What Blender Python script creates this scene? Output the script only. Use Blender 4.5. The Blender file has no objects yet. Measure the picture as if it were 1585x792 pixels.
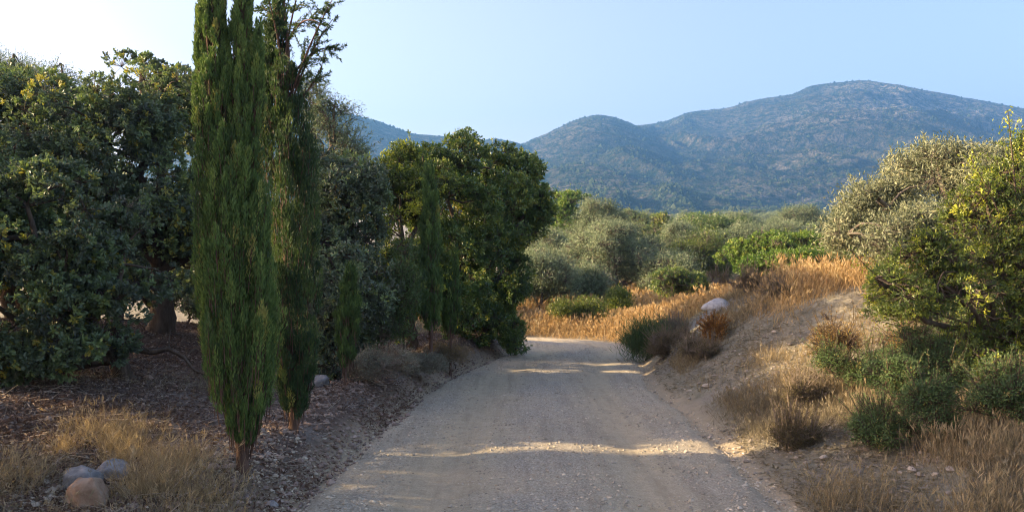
import bpy, math
import numpy as np
from mathutils import Vector

# ------------------------------------------------------------------ camera, sky, sun, exposure
scene = bpy.context.scene
EYE = 1.6
FPX = 1244.0            # focal length in photograph pixels (1585 wide)
HOR = 430.0             # horizon row of the photograph
cam_d = bpy.data.cameras.new("camera")
cam_d.sensor_width = 36.0
cam_d.lens = FPX / 1585.0 * 36.0
cam_d.shift_y = (HOR - 396.0) / 1585.0
cam_d.clip_start = 0.05
cam_d.clip_end = 9000.0
cam = bpy.data.objects.new("camera", cam_d)
scene.collection.objects.link(cam)
cam.location = (0, 0, EYE)
cam.rotation_euler = (math.radians(90), 0, 0)
scene.camera = cam

SUN_EL = 18.0           # degrees above the horizon
SUN_AZ = -89.0          # degrees from +Y, negative = to the left
world = bpy.data.worlds.new("World")
scene.world = world
world.use_nodes = True
wn = world.node_tree
for n in list(wn.nodes):
    wn.nodes.remove(n)
wo = wn.nodes.new("ShaderNodeOutputWorld")
wb = wn.nodes.new("ShaderNodeBackground")
sky = wn.nodes.new("ShaderNodeTexSky")
sky.sky_type = 'NISHITA'
sky.sun_disc = False
sky.sun_elevation = math.radians(SUN_EL)
sky.sun_rotation = math.radians(SUN_AZ)
sky.altitude = 50
sky.air_density = 1.0
sky.dust_density = 3.5
sky.ozone_density = 3.0
wb.inputs[1].default_value = 0.14
tintn = wn.nodes.new("ShaderNodeMix"); tintn.data_type = 'RGBA'; tintn.blend_type = 'MULTIPLY'
tintn.inputs[0].default_value = 1.0; tintn.inputs[7].default_value = (1.14, .86, .77, 1)
wn.links.new(sky.outputs[0], tintn.inputs[6])
# pale summer haze in the sky, thickest low down and towards the sun
wtc = wn.nodes.new("ShaderNodeTexCoord"); wsp = wn.nodes.new("ShaderNodeSeparateXYZ"); wn.links.new(wtc.outputs["Generated"], wsp.inputs[0])
def wmap(src, a, b, c, d):
    mr = wn.nodes.new("ShaderNodeMapRange"); mr.inputs[1].default_value = a; mr.inputs[2].default_value = b
    mr.inputs[3].default_value = c; mr.inputs[4].default_value = d; mr.interpolation_type = 'SMOOTHSTEP'
    wn.links.new(src, mr.inputs[0]); return mr.outputs[0]
wm = wn.nodes.new("ShaderNodeMath"); wm.operation = 'MULTIPLY'
wn.links.new(wmap(wsp.outputs[0], -.25, .55, 1.0, .0), wm.inputs[0]); wn.links.new(wmap(wsp.outputs[2], .03, .6, 1.0, .25), wm.inputs[1])
wadd = wn.nodes.new("ShaderNodeMix"); wadd.data_type = 'RGBA'; wadd.blend_type = 'ADD'
wn.links.new(wm.outputs[0], wadd.inputs[0]); wn.links.new(tintn.outputs[2], wadd.inputs[6]); wadd.inputs[7].default_value = (.75, .42, .20, 1)
wn.links.new(wadd.outputs[2], wb.inputs[0])
wn.links.new(wb.outputs[0], wo.inputs[0])

sun_d = bpy.data.lights.new("sun", 'SUN')
sun_d.energy = 5.0
sun_d.angle = math.radians(0.6)
sun_d.color = (1.0, 0.73, 0.43)
sun = bpy.data.objects.new("sun", sun_d)
scene.collection.objects.link(sun)
_el, _az = math.radians(SUN_EL), math.radians(SUN_AZ)
SDIR = Vector((math.sin(_az) * math.cos(_el), math.cos(_az) * math.cos(_el), math.sin(_el)))
sun.rotation_euler = SDIR.to_track_quat('Z', 'Y').to_euler()

scene.view_settings.view_transform = 'Standard'
scene.view_settings.look = 'None'
scene.view_settings.gamma = 1.0
scene.view_settings.use_curve_mapping = False
scene.view_settings.exposure = 2.12
cy = scene.cycles
cy.use_denoising = True
cy.max_bounces = 8
cy.diffuse_bounces = 5
cy.glossy_bounces = 2
cy.transmission_bounces = 5
cy.volume_bounces = 0
cy.transparent_max_bounces = 6
cy.use_adaptive_sampling = True
cy.adaptive_threshold = 0.004
cy.filter_width = 1.1
cy.sample_clamp_indirect = 6.0

# ------------------------------------------------------------------ helpers
def pt(px, py, Y):
    return np.array([(px - 792.5) / FPX * Y, Y, EYE + (HOR - py) / FPX * Y])

def norm(a):
    return a / np.maximum(np.linalg.norm(a, axis=-1, keepdims=True), 1e-9)

def sstep(a, b, x):
    t = np.clip((x - a) / (b - a), 0, 1)
    return t * t * (3 - 2 * t)

def _hash(ix, iy, iz, seed):
    with np.errstate(over='ignore'):
        h = (ix.astype(np.uint32) * np.uint32(374761393) + iy.astype(np.uint32) * np.uint32(668265263)
             + iz.astype(np.uint32) * np.uint32(2147483647) + np.uint32((seed * 974634777) & 0xffffffff))
        h = (h ^ (h >> np.uint32(13))) * np.uint32(1274126177)
        h = h ^ (h >> np.uint32(16))
        h = h * np.uint32(2246822519)
        h = h ^ (h >> np.uint32(15))
    return h.astype(np.float64) / 4294967295.0

def vnoise(x, y, z=None, seed=0):
    x = np.asarray(x, float); y = np.asarray(y, float)
    x0 = np.floor(x).astype(np.int64); y0 = np.floor(y).astype(np.int64)
    fx = x - x0; fy = y - y0
    fx = fx * fx * (3 - 2 * fx); fy = fy * fy * (3 - 2 * fy)
    def lay(iz):
        a = _hash(x0, y0, iz, seed); b = _hash(x0 + 1, y0, iz, seed)
        c = _hash(x0, y0 + 1, iz, seed); d = _hash(x0 + 1, y0 + 1, iz, seed)
        return (a * (1 - fx) + b * fx) * (1 - fy) + (c * (1 - fx) + d * fx) * fy
    if z is None:
        return lay(np.zeros_like(x0)) * 2 - 1
    z = np.asarray(z, float)
    z0 = np.floor(z).astype(np.int64); fz = z - z0; fz = fz * fz * (3 - 2 * fz)
    return (lay(z0) * (1 - fz) + lay(z0 + 1) * fz) * 2 - 1

def fbm(x, y, z=None, oct=4, seed=0, gain=0.5):
    s = 0; a = 1.0; t = 0; f = 1.0
    for i in range(oct):
        s = s + a * vnoise(x * f + 13.7 * i, y * f - 7.1 * i, None if z is None else z * f + 3.3 * i, seed + i)
        t += a; a *= gain; f *= 2.03
    return s / t

class Geo:
    """numpy geometry bucket: quads and triangles with a per-vertex tint"""
    def __init__(self):
        self.v = []; self.q = []; self.t = []; self.c = []; self.n = 0
    def add(self, V, F, tint=None):
        V = np.asarray(V, float).reshape(-1, 3); F = np.asarray(F, int)
        self.v.append(V)
        (self.q if F.shape[1] == 4 else self.t).append(F + self.n)
        if tint is None: tint = 0.5
        self.c.append(np.broadcast_to(np.asarray(tint, float), (len(V),)).copy())
        self.n += len(V)
        return self
    def mesh(self, name, mat, smooth=False):
        me = bpy.data.meshes.new(name)
        V = np.concatenate(self.v) if self.v else np.zeros((0, 3))
        Q = np.concatenate(self.q) if self.q else np.zeros((0, 4), int)
        T = np.concatenate(self.t) if self.t else np.zeros((0, 3), int)
        me.vertices.add(len(V)); me.vertices.foreach_set("co", V.astype(np.float32).ravel())
        loops = np.concatenate([Q.ravel(), T.ravel()]).astype(np.int32)
        me.loops.add(len(loops)); me.loops.foreach_set("vertex_index", loops)
        nq, nt = len(Q), len(T)
        me.polygons.add(nq + nt)
        st = np.concatenate([np.arange(nq) * 4, nq * 4 + np.arange(nt) * 3]).astype(np.int32)
        me.polygons.foreach_set("loop_start", st)
        me.polygons.foreach_set("use_smooth", np.full(nq + nt, smooth))
        at = me.attributes.new("tint", 'FLOAT', 'POINT')
        at.data.foreach_set("value", np.concatenate(self.c).astype(np.float32))
        me.update(calc_edges=True)
        me.materials.append(mat)
        return me

def link(name, me, parent=None):
    o = bpy.data.objects.new(name, me)
    scene.collection.objects.link(o)
    if parent is not None: o.parent = parent
    return o

def tag(o, label=None, cat=None, group=None, kind=None):
    if label: o["label"] = label
    if cat: o["category"] = cat
    if group: o["group"] = group
    if kind: o["kind"] = kind
    return o

def grid_faces(nu, nv):
    i = np.arange(nu - 1)[:, None] * nv + np.arange(nv - 1)[None, :]
    return np.stack([i, i + nv, i + nv + 1, i + 1], -1).reshape(-1, 4)

def leaves(g, P, D, L, W, tint, rng, shape='diamond', bend=0.25, N=None):
    """leaf blades at P along D"""
    n = len(P); D = norm(D)
    R = rng.normal(size=(n, 3)) if N is None else N + rng.normal(size=(n, 3)) * 0.45
    S = norm(np.cross(D, R)); U = norm(np.cross(S, D))
    L = np.broadcast_to(L, (n,))[:, None]; W = np.broadcast_to(W, (n,))[:, None]
    if shape == 'diamond':
        V = np.stack([P, P + D * L * .45 + S * W * .5 + U * W * bend, P + D * L, P + D * L * .45 - S * W * .5 + U * W * bend], 1)
        F = np.arange(n)[:, None] * 4 + np.array([[0, 1, 2, 3]])
        g.add(V, F, np.repeat(tint, 4))
    elif shape == 'blade':   # bent strip, two quads
        V = np.stack([P - S * W * .5, P + S * W * .5,
                      P + D * L * .55 - S * W * .4, P + D * L * .55 + S * W * .4,
                      P + D * L * .95 - U * L * bend - S * W * .08, P + D * L * .95 - U * L * bend + S * W * .08], 1)
        b = np.arange(n)[:, None] * 6
        g.add(V, np.concatenate([b + np.array([[0, 1, 3, 2]]), b + np.array([[2, 3, 5, 4]])]), np.repeat(tint, 6))
    else:                    # oval, two halves folded on the midrib
        k = U * W * bend
        V = np.stack([P, P + D * L * .3 + S * W * .42 + k, P + D * L * .75 + S * W * .46 + k, P + D * L,
                      P + D * L * .75 - S * W * .46 + k, P + D * L * .3 - S * W * .42 + k], 1)
        b = np.arange(n)[:, None] * 6
        g.add(V, np.concatenate([b + np.array([[0, 1, 2, 3]]), b + np.array([[0, 3, 4, 5]])]), np.repeat(tint, 6))

def segs(g, A, B, ra, rb, k=3, tint=0.5):
    A = np.asarray(A, float).reshape(-1, 3); B = np.asarray(B, float).reshape(-1, 3)
    n = len(A); D = norm(B - A)
    ref = np.where(np.abs(D[:, 2:3]) > 0.9, np.array([[1., 0, 0]]), np.array([[0, 0, 1.]]))
    S = norm(np.cross(D, ref)); U = np.cross(S, D)
    ra = np.broadcast_to(ra, (n,))[:, None]; rb = np.broadcast_to(rb, (n,))[:, None]
    ring = []
    for base, r in ((A, ra), (B, rb)):
        for j in range(k):
            a = 2 * math.pi * j / k
            ring.append(base + (S * math.cos(a) + U * math.sin(a)) * r)
    V = np.stack(ring, 1)
    b = np.arange(n)[:, None] * (2 * k)
    F = np.concatenate([b + np.array([[j, (j + 1) % k, k + (j + 1) % k, k + j]]) for j in range(k)])
    g.add(V, F, tint)

def tube(g, pts, rad, k=8, tint=0.5, rough=0.0, seed=0):
    """smooth continuous tapered tube along pts"""
    pts = np.asarray(pts, float); n = len(pts)
    D = norm(np.gradient(pts, axis=0))
    ref = np.array([1., 0.2, 0]) if abs(D[0, 2]) > .7 else np.array([0, 0, 1.])
    S = norm(np.cross(D, ref)); U = np.cross(S, D)
    a = np.linspace(0, 2 * math.pi, k, endpoint=False)
    rad = np.asarray(rad, float)[:, None, None] * np.ones((n, k, 1))
    if rough:
        rad = rad * (1 + rough * vnoise(np.cos(a)[None, :] * 2.1 + 5 + 0 * pts[:, :1], np.sin(a)[None, :] * 2.1 + pts[:, 2:3] * 3, seed=seed)[..., None])
    V = pts[:, None] + (S[:, None] * np.cos(a)[None, :, None] + U[:, None] * np.sin(a)[None, :, None]) * rad
    i = np.arange(n - 1)[:, None] * k + np.arange(k)[None]
    j = np.arange(n - 1)[:, None] * k + (np.arange(k)[None] + 1) % k
    g.add(V.reshape(-1, 3), np.stack([i, j, j + k, i + k], -1).reshape(-1, 4), tint)

def bez(a, b, sag, n, rng, wob=0.06):
    a = np.asarray(a, float); b = np.asarray(b, float)
    t = np.linspace(0, 1, n)[:, None]
    c = (a + b) / 2 + np.asarray(sag, float)
    p = (1 - t) ** 2 * a + 2 * t * (1 - t) * c + t * t * b
    l = np.linalg.norm(b - a)
    w = rng.normal(size=(n, 3)) * wob * l * np.sin(math.pi * t) * 0.6
    return p + w

# ------------------------------------------------------------------ materials
def new_mat(name):
    m = bpy.data.materials.new(name); m.use_nodes = True
    nt = m.node_tree
    for n in list(nt.nodes): nt.nodes.remove(n)
    out = nt.nodes.new("ShaderNodeOutputMaterial")
    return m, nt, out

def ramp(nt, fac, stops):
    r = nt.nodes.new("ShaderNodeValToRGB")
    el = r.color_ramp.elements
    while len(el) > 1: el.remove(el[-1])
    el[0].position = stops[0][0]; el[0].color = (*stops[0][1], 1)
    for p, c in stops[1:]:
        e = el.new(p); e.color = (*c, 1)
    if fac is not None: nt.links.new(fac, r.inputs[0])
    return r

def mixc(nt, fac, a, b, mode='MIX'):
    m = nt.nodes.new("ShaderNodeMix"); m.data_type = 'RGBA'; m.blend_type = mode
    for s, v in ((m.inputs[0], fac), (m.inputs[6], a), (m.inputs[7], b)):
        if isinstance(v, (int, float)): s.default_value = v
        elif isinstance(v, tuple): s.default_value = (*v, 1)
        else: nt.links.new(v, s)
    return m.outputs[2]

def noise(nt, scale, detail=4, rough=.55, vec=None, dist=0):
    n = nt.nodes.new("ShaderNodeTexNoise")
    n.inputs["Scale"].default_value = scale; n.inputs["Detail"].default_value = detail
    n.inputs["Roughness"].default_value = rough; n.inputs["Distortion"].default_value = dist
    if vec is not None: nt.links.new(vec, n.inputs["Vector"])
    return n.outputs[0]

def coords(nt):
    return nt.nodes.new("ShaderNodeNewGeometry").outputs["Position"]

def bump(nt, h, strength, dist, prev=None):
    b = nt.nodes.new("ShaderNodeBump")
    b.inputs["Strength"].default_value = strength; b.inputs["Distance"].default_value = dist
    nt.links.new(h, b.inputs["Height"])
    if prev is not None: nt.links.new(prev, b.inputs["Normal"])
    return b.outputs[0]

def attr(nt, name):
    a = nt.nodes.new("ShaderNodeAttribute"); a.attribute_name = name
    return a

def leaf_mat(name, stops, trans=0.3, rough=0.5, spec=0.4, tcol=(1.15, 1.2, 0.55)):
    m, nt, out = new_mat(name)
    t = attr(nt, "tint").outputs["Fac"]
    c = ramp(nt, t, stops).outputs[0]
    p = nt.nodes.new("ShaderNodeBsdfPrincipled")
    nt.links.new(c, p.inputs["Base Color"])
    p.inputs["Roughness"].default_value = rough
    p.inputs["Specular IOR Level"].default_value = spec
    tr = nt.nodes.new("ShaderNodeBsdfTranslucent")
    nt.links.new(mixc(nt, 1.0, c, tcol, 'MULTIPLY'), tr.inputs[0])
    mx = nt.nodes.new("ShaderNodeMixShader"); mx.inputs[0].default_value = trans
    nt.links.new(p.outputs[0], mx.inputs[1]); nt.links.new(tr.outputs[0], mx.inputs[2])
    nt.links.new(mx.outputs[0], out.inputs[0])
    return m

def bark_mat(name, a, b, scale=18):
    m, nt, out = new_mat(name)
    pos = coords(nt)
    mp = nt.nodes.new("ShaderNodeMapping"); mp.inputs["Scale"].default_value = (1, 1, .25)
    nt.links.new(pos, mp.inputs[0])
    n1 = noise(nt, scale, 5, .65, mp.outputs[0], .6)
    c = ramp(nt, n1, [(.3, a), (.7, b)]).outputs[0]
    p = nt.nodes.new("ShaderNodeBsdfPrincipled")
    nt.links.new(c, p.inputs["Base Color"]); p.inputs["Roughness"].default_value = .9
    p.inputs["Specular IOR Level"].default_value = .15
    nt.links.new(bump(nt, n1, .9, .02), p.inputs["Normal"])
    nt.links.new(p.outputs[0], out.inputs[0])
    return m

M = {}
M['carob'] = leaf_mat('carob_leaves', [(0, (0.072, 0.092, 0.074)), (.45, (0.125, 0.175, 0.105)), (.75, (0.17, 0.24, 0.10)), (.9, (.20, .26, .09)), (1, (0.372, 0.338, 0.072))], .25, .48, .4)
M['carob_far'] = leaf_mat('carob_leaves_light', [(0, (0.039, 0.072, 0.026)), (.5, (0.090, 0.150, 0.039)), (.85, (0.180, 0.234, 0.052)), (1, (0.300, 0.299, 0.052))], .28, .4, .5)
M['cypress'] = leaf_mat('cypress_sprays', [(0, (0.046, 0.078, 0.032)), (.5, (0.100, 0.172, 0.052)), (.85, (0.20, 0.28, 0.08)), (1, (0.32, 0.30, 0.09))], .22, .6, .3)
M['juniper'] = leaf_mat('juniper_sprays', [(0, (.026, .052, .026)), (.5, (.055, .10, .042)), (.85, (.13, .185, .055)), (1, (.28, .30, .09))], .25, .6, .3)
M['olive'] = leaf_mat('olive_leaves', [(0, (.070, .105, .060)), (.5, (.140, .190, .105)), (.85, (.22, .275, .165)), (1, (.28, .32, .19))], .22, .55, .3, (1.05, 1.1, .75))
M['olive_dull'] = leaf_mat('olive_dull_leaves', [(0, (.095, .115, .065)), (.5, (.18, .205, .115)), (.85, (.26, .285, .16)), (1, (.27, .26, .14))], .22, .55, .35, (1.05, 1.05, .7))
M['mastic'] = leaf_mat('mastic_leaves', [(0, (0.047, 0.075, 0.022)), (.5, (0.101, 0.144, 0.033)), (.8, (0.176, 0.225, 0.039)), (1, (0.432, 0.450, 0.055))], .35, .4, .45)
M['lentisk'] = leaf_mat('lentisk_leaves', [(0, (0.040, 0.094, 0.017)), (.5, (0.098, 0.176, 0.024)), (.85, (0.172, 0.259, 0.039)), (1, (0.299, 0.319, 0.055))], .3, .45, .4)
M['shrub'] = leaf_mat('shrub_leaves', [(0, (0.048, 0.084, 0.031)), (.5, (0.088, 0.147, 0.053)), (.85, (0.144, 0.210, 0.070)), (1, (0.352, 0.280, 0.098))], .25, .55, .35)
M['grey'] = leaf_mat('grey_shrub_leaves', [(0, (.10, .11, .085)), (.5, (.19, .20, .15)), (.85, (.28, .28, .21)), (1, (.26, .24, .16))], .2, .75, .2, (1, 1, .8))
M['heather'] = leaf_mat('heather_sprays', [(0, (.07, .065, .04)), (.5, (.14, .12, .065)), (.85, (.21, .17, .09)), (1, (.30, .22, .10))], .2, .8, .15, (1, .9, .6))
M['dryleaf'] = leaf_mat('thorny_shrub_leaves', [(0, (.12, .085, .03)), (.5, (.24, .165, .055)), (.85, (.34, .24, .08)), (1, (.42, .31, .10))], .3, .7, .2, (1, .85, .5))
M['russet'] = leaf_mat('russet_leaves', [(0, (.12, .065, .02)), (.5, (.26, .13, .035)), (1, (.38, .20, .05))], .3, .7, .2, (1, .8, .4))
M['gold'] = leaf_mat('golden_grass', [(0, (.19, .135, .065)), (.5, (.39, .275, .13)), (1, (.56, .44, .24))], .35, .65, .25, (1, .85, .5))
M['straw'] = leaf_mat('straw_grass', [(0, (.13, .10, .055)), (.5, (.27, .215, .12)), (1, (.42, .35, .21))], .3, .65, .25, (1, .9, .6))
M['pale'] = leaf_mat('pale_grass', [(0, (.11, .10, .065)), (.5, (.21, .185, .12)), (1, (.36, .32, .22))], .3, .7, .2, (1, .9, .7))
M['litter'] = leaf_mat('fallen_leaves', [(0, (.055, .030, .018)), (.4, (.125, .085, .062)), (.75, (.235, .18, .14)), (1, (.42, .37, .29))], .1, .7, .25, (1, .8, .5))
M['bark'] = bark_mat('grey_bark', (.05, .038, .028), (.13, .105, .08))
M['bark_olive'] = bark_mat('olive_bark', (.075, .065, .05), (.17, .15, .12), 24)
M['bark_red'] = bark_mat('cypress_bark', (.055, .035, .025), (.15, .10, .075))
M['twig'] = bark_mat('twig_bark', (.06, .045, .033), (.13, .10, .075), 40)
M['twig_pale'] = bark_mat('pale_twigs', (.16, .13, .10), (.28, .23, .18), 40)

def stone_mat(name, a, b, c, use_tint=True, scale=6.0):
    m, nt, out = new_mat(name)
    pos = coords(nt)
    n1 = noise(nt, scale, 6, .62, pos, .3); n2 = noise(nt, scale * 9, 4, .6, pos)
    col = ramp(nt, n1, [(.3, a), (.52, b), (.75, c)]).outputs[0]
    if use_tint:
        t = attr(nt, "tint").outputs["Fac"]
        g = ramp(nt, t, [(0, (.55, .52, .50)), (.5, (1, 1, 1)), (1, (1.5, 1.46, 1.4))]).outputs[0]
        col = mixc(nt, 1.0, col, g, 'MULTIPLY')
    p = nt.nodes.new("ShaderNodeBsdfPrincipled")
    nt.links.new(col, p.inputs["Base Color"]); p.inputs["Roughness"].default_value = .88
    p.inputs["Specular IOR Level"].default_value = .25
    b1 = bump(nt, n1, .5, .03); nt.links.new(bump(nt, n2, .5, .006, b1), p.inputs["Normal"])
    nt.links.new(p.outputs[0], out.inputs[0])
    return m
M['limestone'] = stone_mat('grey_limestone', (.12, .12, .125), (.21, .215, .215), (.33, .33, .32), False, 16)
M['whitestone'] = stone_mat('white_limestone', (.26, .26, .26), (.42, .42, .41), (.56, .55, .53), False, 12)
M['redstone'] = stone_mat('rust_stained_limestone', (.20, .13, .085), (.31, .22, .15), (.25, .24, .215), False, 14)
M['pebble'] = stone_mat('pebbles', (.17, .15, .12), (.28, .25, .205), (.40, .365, .305), True, 3)
M['gravel'] = stone_mat('road_gravel', (.25, .225, .17), (.38, .345, .27), (.52, .475, .38), True, 3)
M['rubble'] = stone_mat('pinkish_rubble', (.13, .10, .08), (.215, .17, .14), (.32, .27, .23), True, 5)

# ------------------------------------------------------------------ terrain
CL = np.array([[0.02, -14, 1.8], [0.02, -4, 1.78], [0.06, 2, 1.75], [0.16, 5.5, 1.72], [0.27, 7.4, 1.72], [0.36, 9.5, 1.68], [0.45, 11.7, 1.6],
               [0.80, 14.0, 1.5], [1.12, 15.8, 1.42], [1.40, 17.4, 1.36], [1.2, 18.9, 1.4], [0.0, 19.9, 1.5], [-2.2, 20.5, 1.6], [-6, 20.9, 1.6], [-14, 21.2, 1.6], [-30, 21.5, 1.6]])
def _spline(P, per=40):
    out = []
    for i in range(len(P) - 1):
        p0 = P[max(i - 1, 0)]; p1 = P[i]; p2 = P[i + 1]; p3 = P[min(i + 2, len(P) - 1)]
        t = np.linspace(0, 1, per, endpoint=False)[:, None]
        out.append(.5 * (2 * p1 + (p2 - p0) * t + (2 * p0 - 5 * p1 + 4 * p2 - p3) * t ** 2 + (3 * p1 - p0 - 3 * p2 + p3) * t ** 3))
    out.append(P[-1:]); return np.concatenate(out)
CS = _spline(CL)
_ds = np.r_[0, np.cumsum(np.linalg.norm(np.diff(CS[:, :2], axis=0), axis=1))]
_su = np.arange(0, _ds[-1], 0.15)
CS = np.stack([np.interp(_su, _ds, CS[:, k]) for k in range(3)], 1)
CT = norm(np.gradient(CS[:, :2], axis=0))
S_OF_Y = lambda y: np.interp(y, CS[:int(33 / .15), 1], _su[:int(33 / .15)])

def road_coord(x, y):
    """signed lateral offset (+ = right), half width, arc position"""
    x = np.ravel(x); y = np.ravel(y); n = len(x)
    d = np.full(n, 99.0); hw = np.full(n, 1.6); s = np.zeros(n)
    for a in range(0, n, 20000):
        X = x[a:a + 20000]; Yv = y[a:a + 20000]
        D2 = (X[:, None] - CS[None, :, 0]) ** 2 + (Yv[:, None] - CS[None, :, 1]) ** 2
        i = np.argmin(D2, 1)
        ox = X - CS[i, 0]; oy = Yv - CS[i, 1]
        sg = np.sign(ox * CT[i, 1] - oy * CT[i, 0])
        d[a:a + 20000] = np.sqrt(D2[np.arange(len(i)), i]) * sg
        hw[a:a + 20000] = CS[i, 2]; s[a:a + 20000] = _su[i]
    return d, hw, s

_HY = np.array([-14, 3, 6, 8.5, 10, 12, 14, 16, 17.5, 19, 20.5, 24])
_HH = np.array([.55, .60, .70, 1.0, 1.25, 1.45, 1.50, 1.30, 1.05, .75, .35, .30])
_HW = np.array([3.5, 3.5, 3.4, 3.6, 3.6, 3.0, 2.3, 1.9, 1.8, 2.2, 3.0, 3.0])
_HS = np.interp(_HY, CS[:int(33 / .15), 1], _su[:int(33 / .15)])
_HS[-1] = _HS[-2] + 4

def height(x, y, micro=True):
    sh = np.shape(x); x = np.ravel(np.asarray(x, float)); y = np.ravel(np.asarray(y, float))
    near = (np.abs(x) < 60) & (y < 70) & (y > -40)
    d = np.where(x < 0, -60., 60.); hw = np.full(len(x), 1.6); s = np.full(len(x), 30.)
    if near.any():
        a, b, c = road_coord(x[near], y[near]); d[near] = a; hw[near] = b; s[near] = c
    e = np.abs(d) - hw
    ep = np.maximum(e, 0)
    # left side: low rubble berm, then the orchard floor rising gently
    berm_k = np.interp(s, [_HS[1], _HS[2], _HS[4], _HS[7], _HS[9], _HS[10]], [.08, .10, .20, .26, .22, .05])
    left = berm_k * np.exp(-((ep - .55) / .38) ** 2) + .08 * sstep(0, .4, ep) + .125 * np.minimum(ep, 6) + .03 * np.maximum(ep - 6, 0) + .01 * np.clip(y - 6, 0, 40) * sstep(0, 2, ep)
    H = np.interp(s, _HS, _HH); W = np.interp(s, _HS, _HW)
    tt = np.clip(ep / W, 0, 1)
    right = H * (tt ** 1.15 * (1.6 - .6 * tt)) / 1.0 * 1.0 + .05 * np.maximum(ep - W, 0) * np.exp(-np.maximum(ep - W, 0) / 18.)
    z = np.where(d < 0, left, right) * (e > 0)
    z = z * (1 - .999 * sstep(30, 62, np.hypot(x * .9, np.maximum(y, 0) * .8))) 
    # broad valley floor rising to the hills
    r = np.maximum(y, 0)
    far = .043 * np.maximum(r - 26, 0) + .00012 * np.maximum(np.minimum(r, 420) - 30, 0) ** 2
    z = z + far + .35 * fbm(x / 14, y / 14, oct=3, seed=5) * sstep(24, 45, np.hypot(x, y))
    if micro:
        k = sstep(0, .5, e)
        z = z + (.035 * fbm(x * 1.4, y * 1.4, oct=4, seed=11) * k + .035 * fbm(x * 5.5, y * 5.5, oct=4, seed=21, gain=.6) * k)
        # erosion rills down the right bank
        z = z + .06 * np.where(d > 0, 1, 0) * k * sstep(0, 1, tt * (1 - tt) * 4) * -np.abs(fbm(s * 1.7, ep * .5, oct=3, seed=8))
    return z.reshape(sh)

def hz(x, y): return float(height(np.array([x]), np.array([y]))[0])

def axis_grid(breaks):
    out = []
    for a, b, st in breaks:
        out.append(np.arange(a, b - 1e-9, st))
    return np.concatenate(out + [[breaks[-1][1]]])
xs = np.concatenate([-np.geomspace(3500, 40, 26), axis_grid([(-38, -12, 1.), (-12, -7, .12), (-7, 7, .04), (7, 12, .12), (12, 38, 1.)]), np.geomspace(40, 3500, 26)])
ys = np.concatenate([[-400, -200, -100, -60, -30, -15, -8, -4, 0], axis_grid([(2, 4, .1), (4, 12, .035), (12, 22, .07), (22, 40, .3), (40, 90, 1.5)]), np.geomspace(94, 4200, 60)])
GX, GY = np.meshgrid(xs, ys, indexing='ij')
GZ = height(GX, GY)
g = Geo()
dR, hwR, sR = road_coord(GX.ravel(), GY.ravel())
eR = np.abs(dR) - hwR
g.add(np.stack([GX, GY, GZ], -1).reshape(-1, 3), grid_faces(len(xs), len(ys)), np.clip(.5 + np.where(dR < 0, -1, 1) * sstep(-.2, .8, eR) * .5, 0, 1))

m, nt, out = new_mat('earth_ground')
pos = coords(nt)
t = attr(nt, 'tint').outputs['Fac']
nA = noise(nt, .9, 5, .6, pos); nB = noise(nt, 7, 6, .7, pos, .4); nC = noise(nt, 60, 3, .7, pos)
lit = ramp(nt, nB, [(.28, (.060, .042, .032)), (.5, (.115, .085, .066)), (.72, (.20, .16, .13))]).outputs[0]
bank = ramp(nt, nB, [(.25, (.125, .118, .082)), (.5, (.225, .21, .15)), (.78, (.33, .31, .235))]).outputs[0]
grey = ramp(nt, nC, [(.3, (.13, .115, .10)), (.7, (.30, .275, .24))]).outputs[0]
roadc = (.38, .315, .21)
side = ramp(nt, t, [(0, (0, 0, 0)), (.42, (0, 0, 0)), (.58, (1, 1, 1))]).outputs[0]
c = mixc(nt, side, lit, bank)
gm = ramp(nt, nA, [(.48, (0, 0, 0)), (.66, (.7, .7, .7))]).outputs[0]
c = mixc(nt, gm, c, grey)
mid = ramp(nt, t, [(.25, (0, 0, 0)), (.5, (1, 1, 1)), (.75, (0, 0, 0))]).outputs[0]
c = mixc(nt, mid, c, roadc)
p = nt.nodes.new("ShaderNodeBsdfPrincipled"); nt.links.new(c, p.inputs["Base Color"])
p.inputs["Roughness"].default_value = .95; p.inputs["Specular IOR Level"].default_value = .1
nt.links.new(bump(nt, nC, .7, .02, bump(nt, nB, .8, .05)), p.inputs["Normal"])
nt.links.new(p.outputs[0], out.inputs[0])
M['ground'] = m
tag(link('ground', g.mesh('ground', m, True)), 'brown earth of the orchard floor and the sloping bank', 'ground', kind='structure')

# the dirt road as its own sheet, its ragged edges dipping under the verge
s_r = np.arange(3, 52, .04); t_r = np.linspace(-1.12, 1.12, 112)
cx = np.interp(s_r, _su, CS[:, 0]); cyv = np.interp(s_r, _su, CS[:, 1]); hwv = np.interp(s_r, _su, CS[:, 2])
tx = np.interp(s_r, _su, CT[:, 0]); ty = np.interp(s_r, _su, CT[:, 1])
RX = cx[:, None] + ty[:, None] * (t_r * hwv[:, None]); RY = cyv[:, None] - tx[:, None] * (t_r * hwv[:, None])
edge = 1.0 + .07 * fbm(RX * 1.3, RY * 1.3, oct=4, seed=31)
lift = .03 * (1 - sstep(-.10, .0, np.abs(t_r)[None] - edge)) - .015 - .12 * sstep(-.02, .1, np.abs(t_r)[None] - edge)
ruts = -.022 * (np.exp(-((np.abs(t_r) - .47) / .14) ** 2))[None] + .012 * np.exp(-(t_r / .25) ** 2)[None]
rel = .010 * fbm(RX * 4, RY * 4, oct=4, seed=41, gain=.65) + .018 * fbm(RX * .8, RY * .8, oct=2, seed=42)
inside = (1 - sstep(-.15, .02, np.abs(t_r)[None] - edge))
RZ = np.maximum(height(RX, RY), -1) * (1 - inside) + lift + .022 * inside + (ruts + rel) * inside + np.interp(np.hypot(RX, RY), [0, 24], [0, 0])
RZ = RZ + inside * .0 + height(RX, RY, False) * inside
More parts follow.
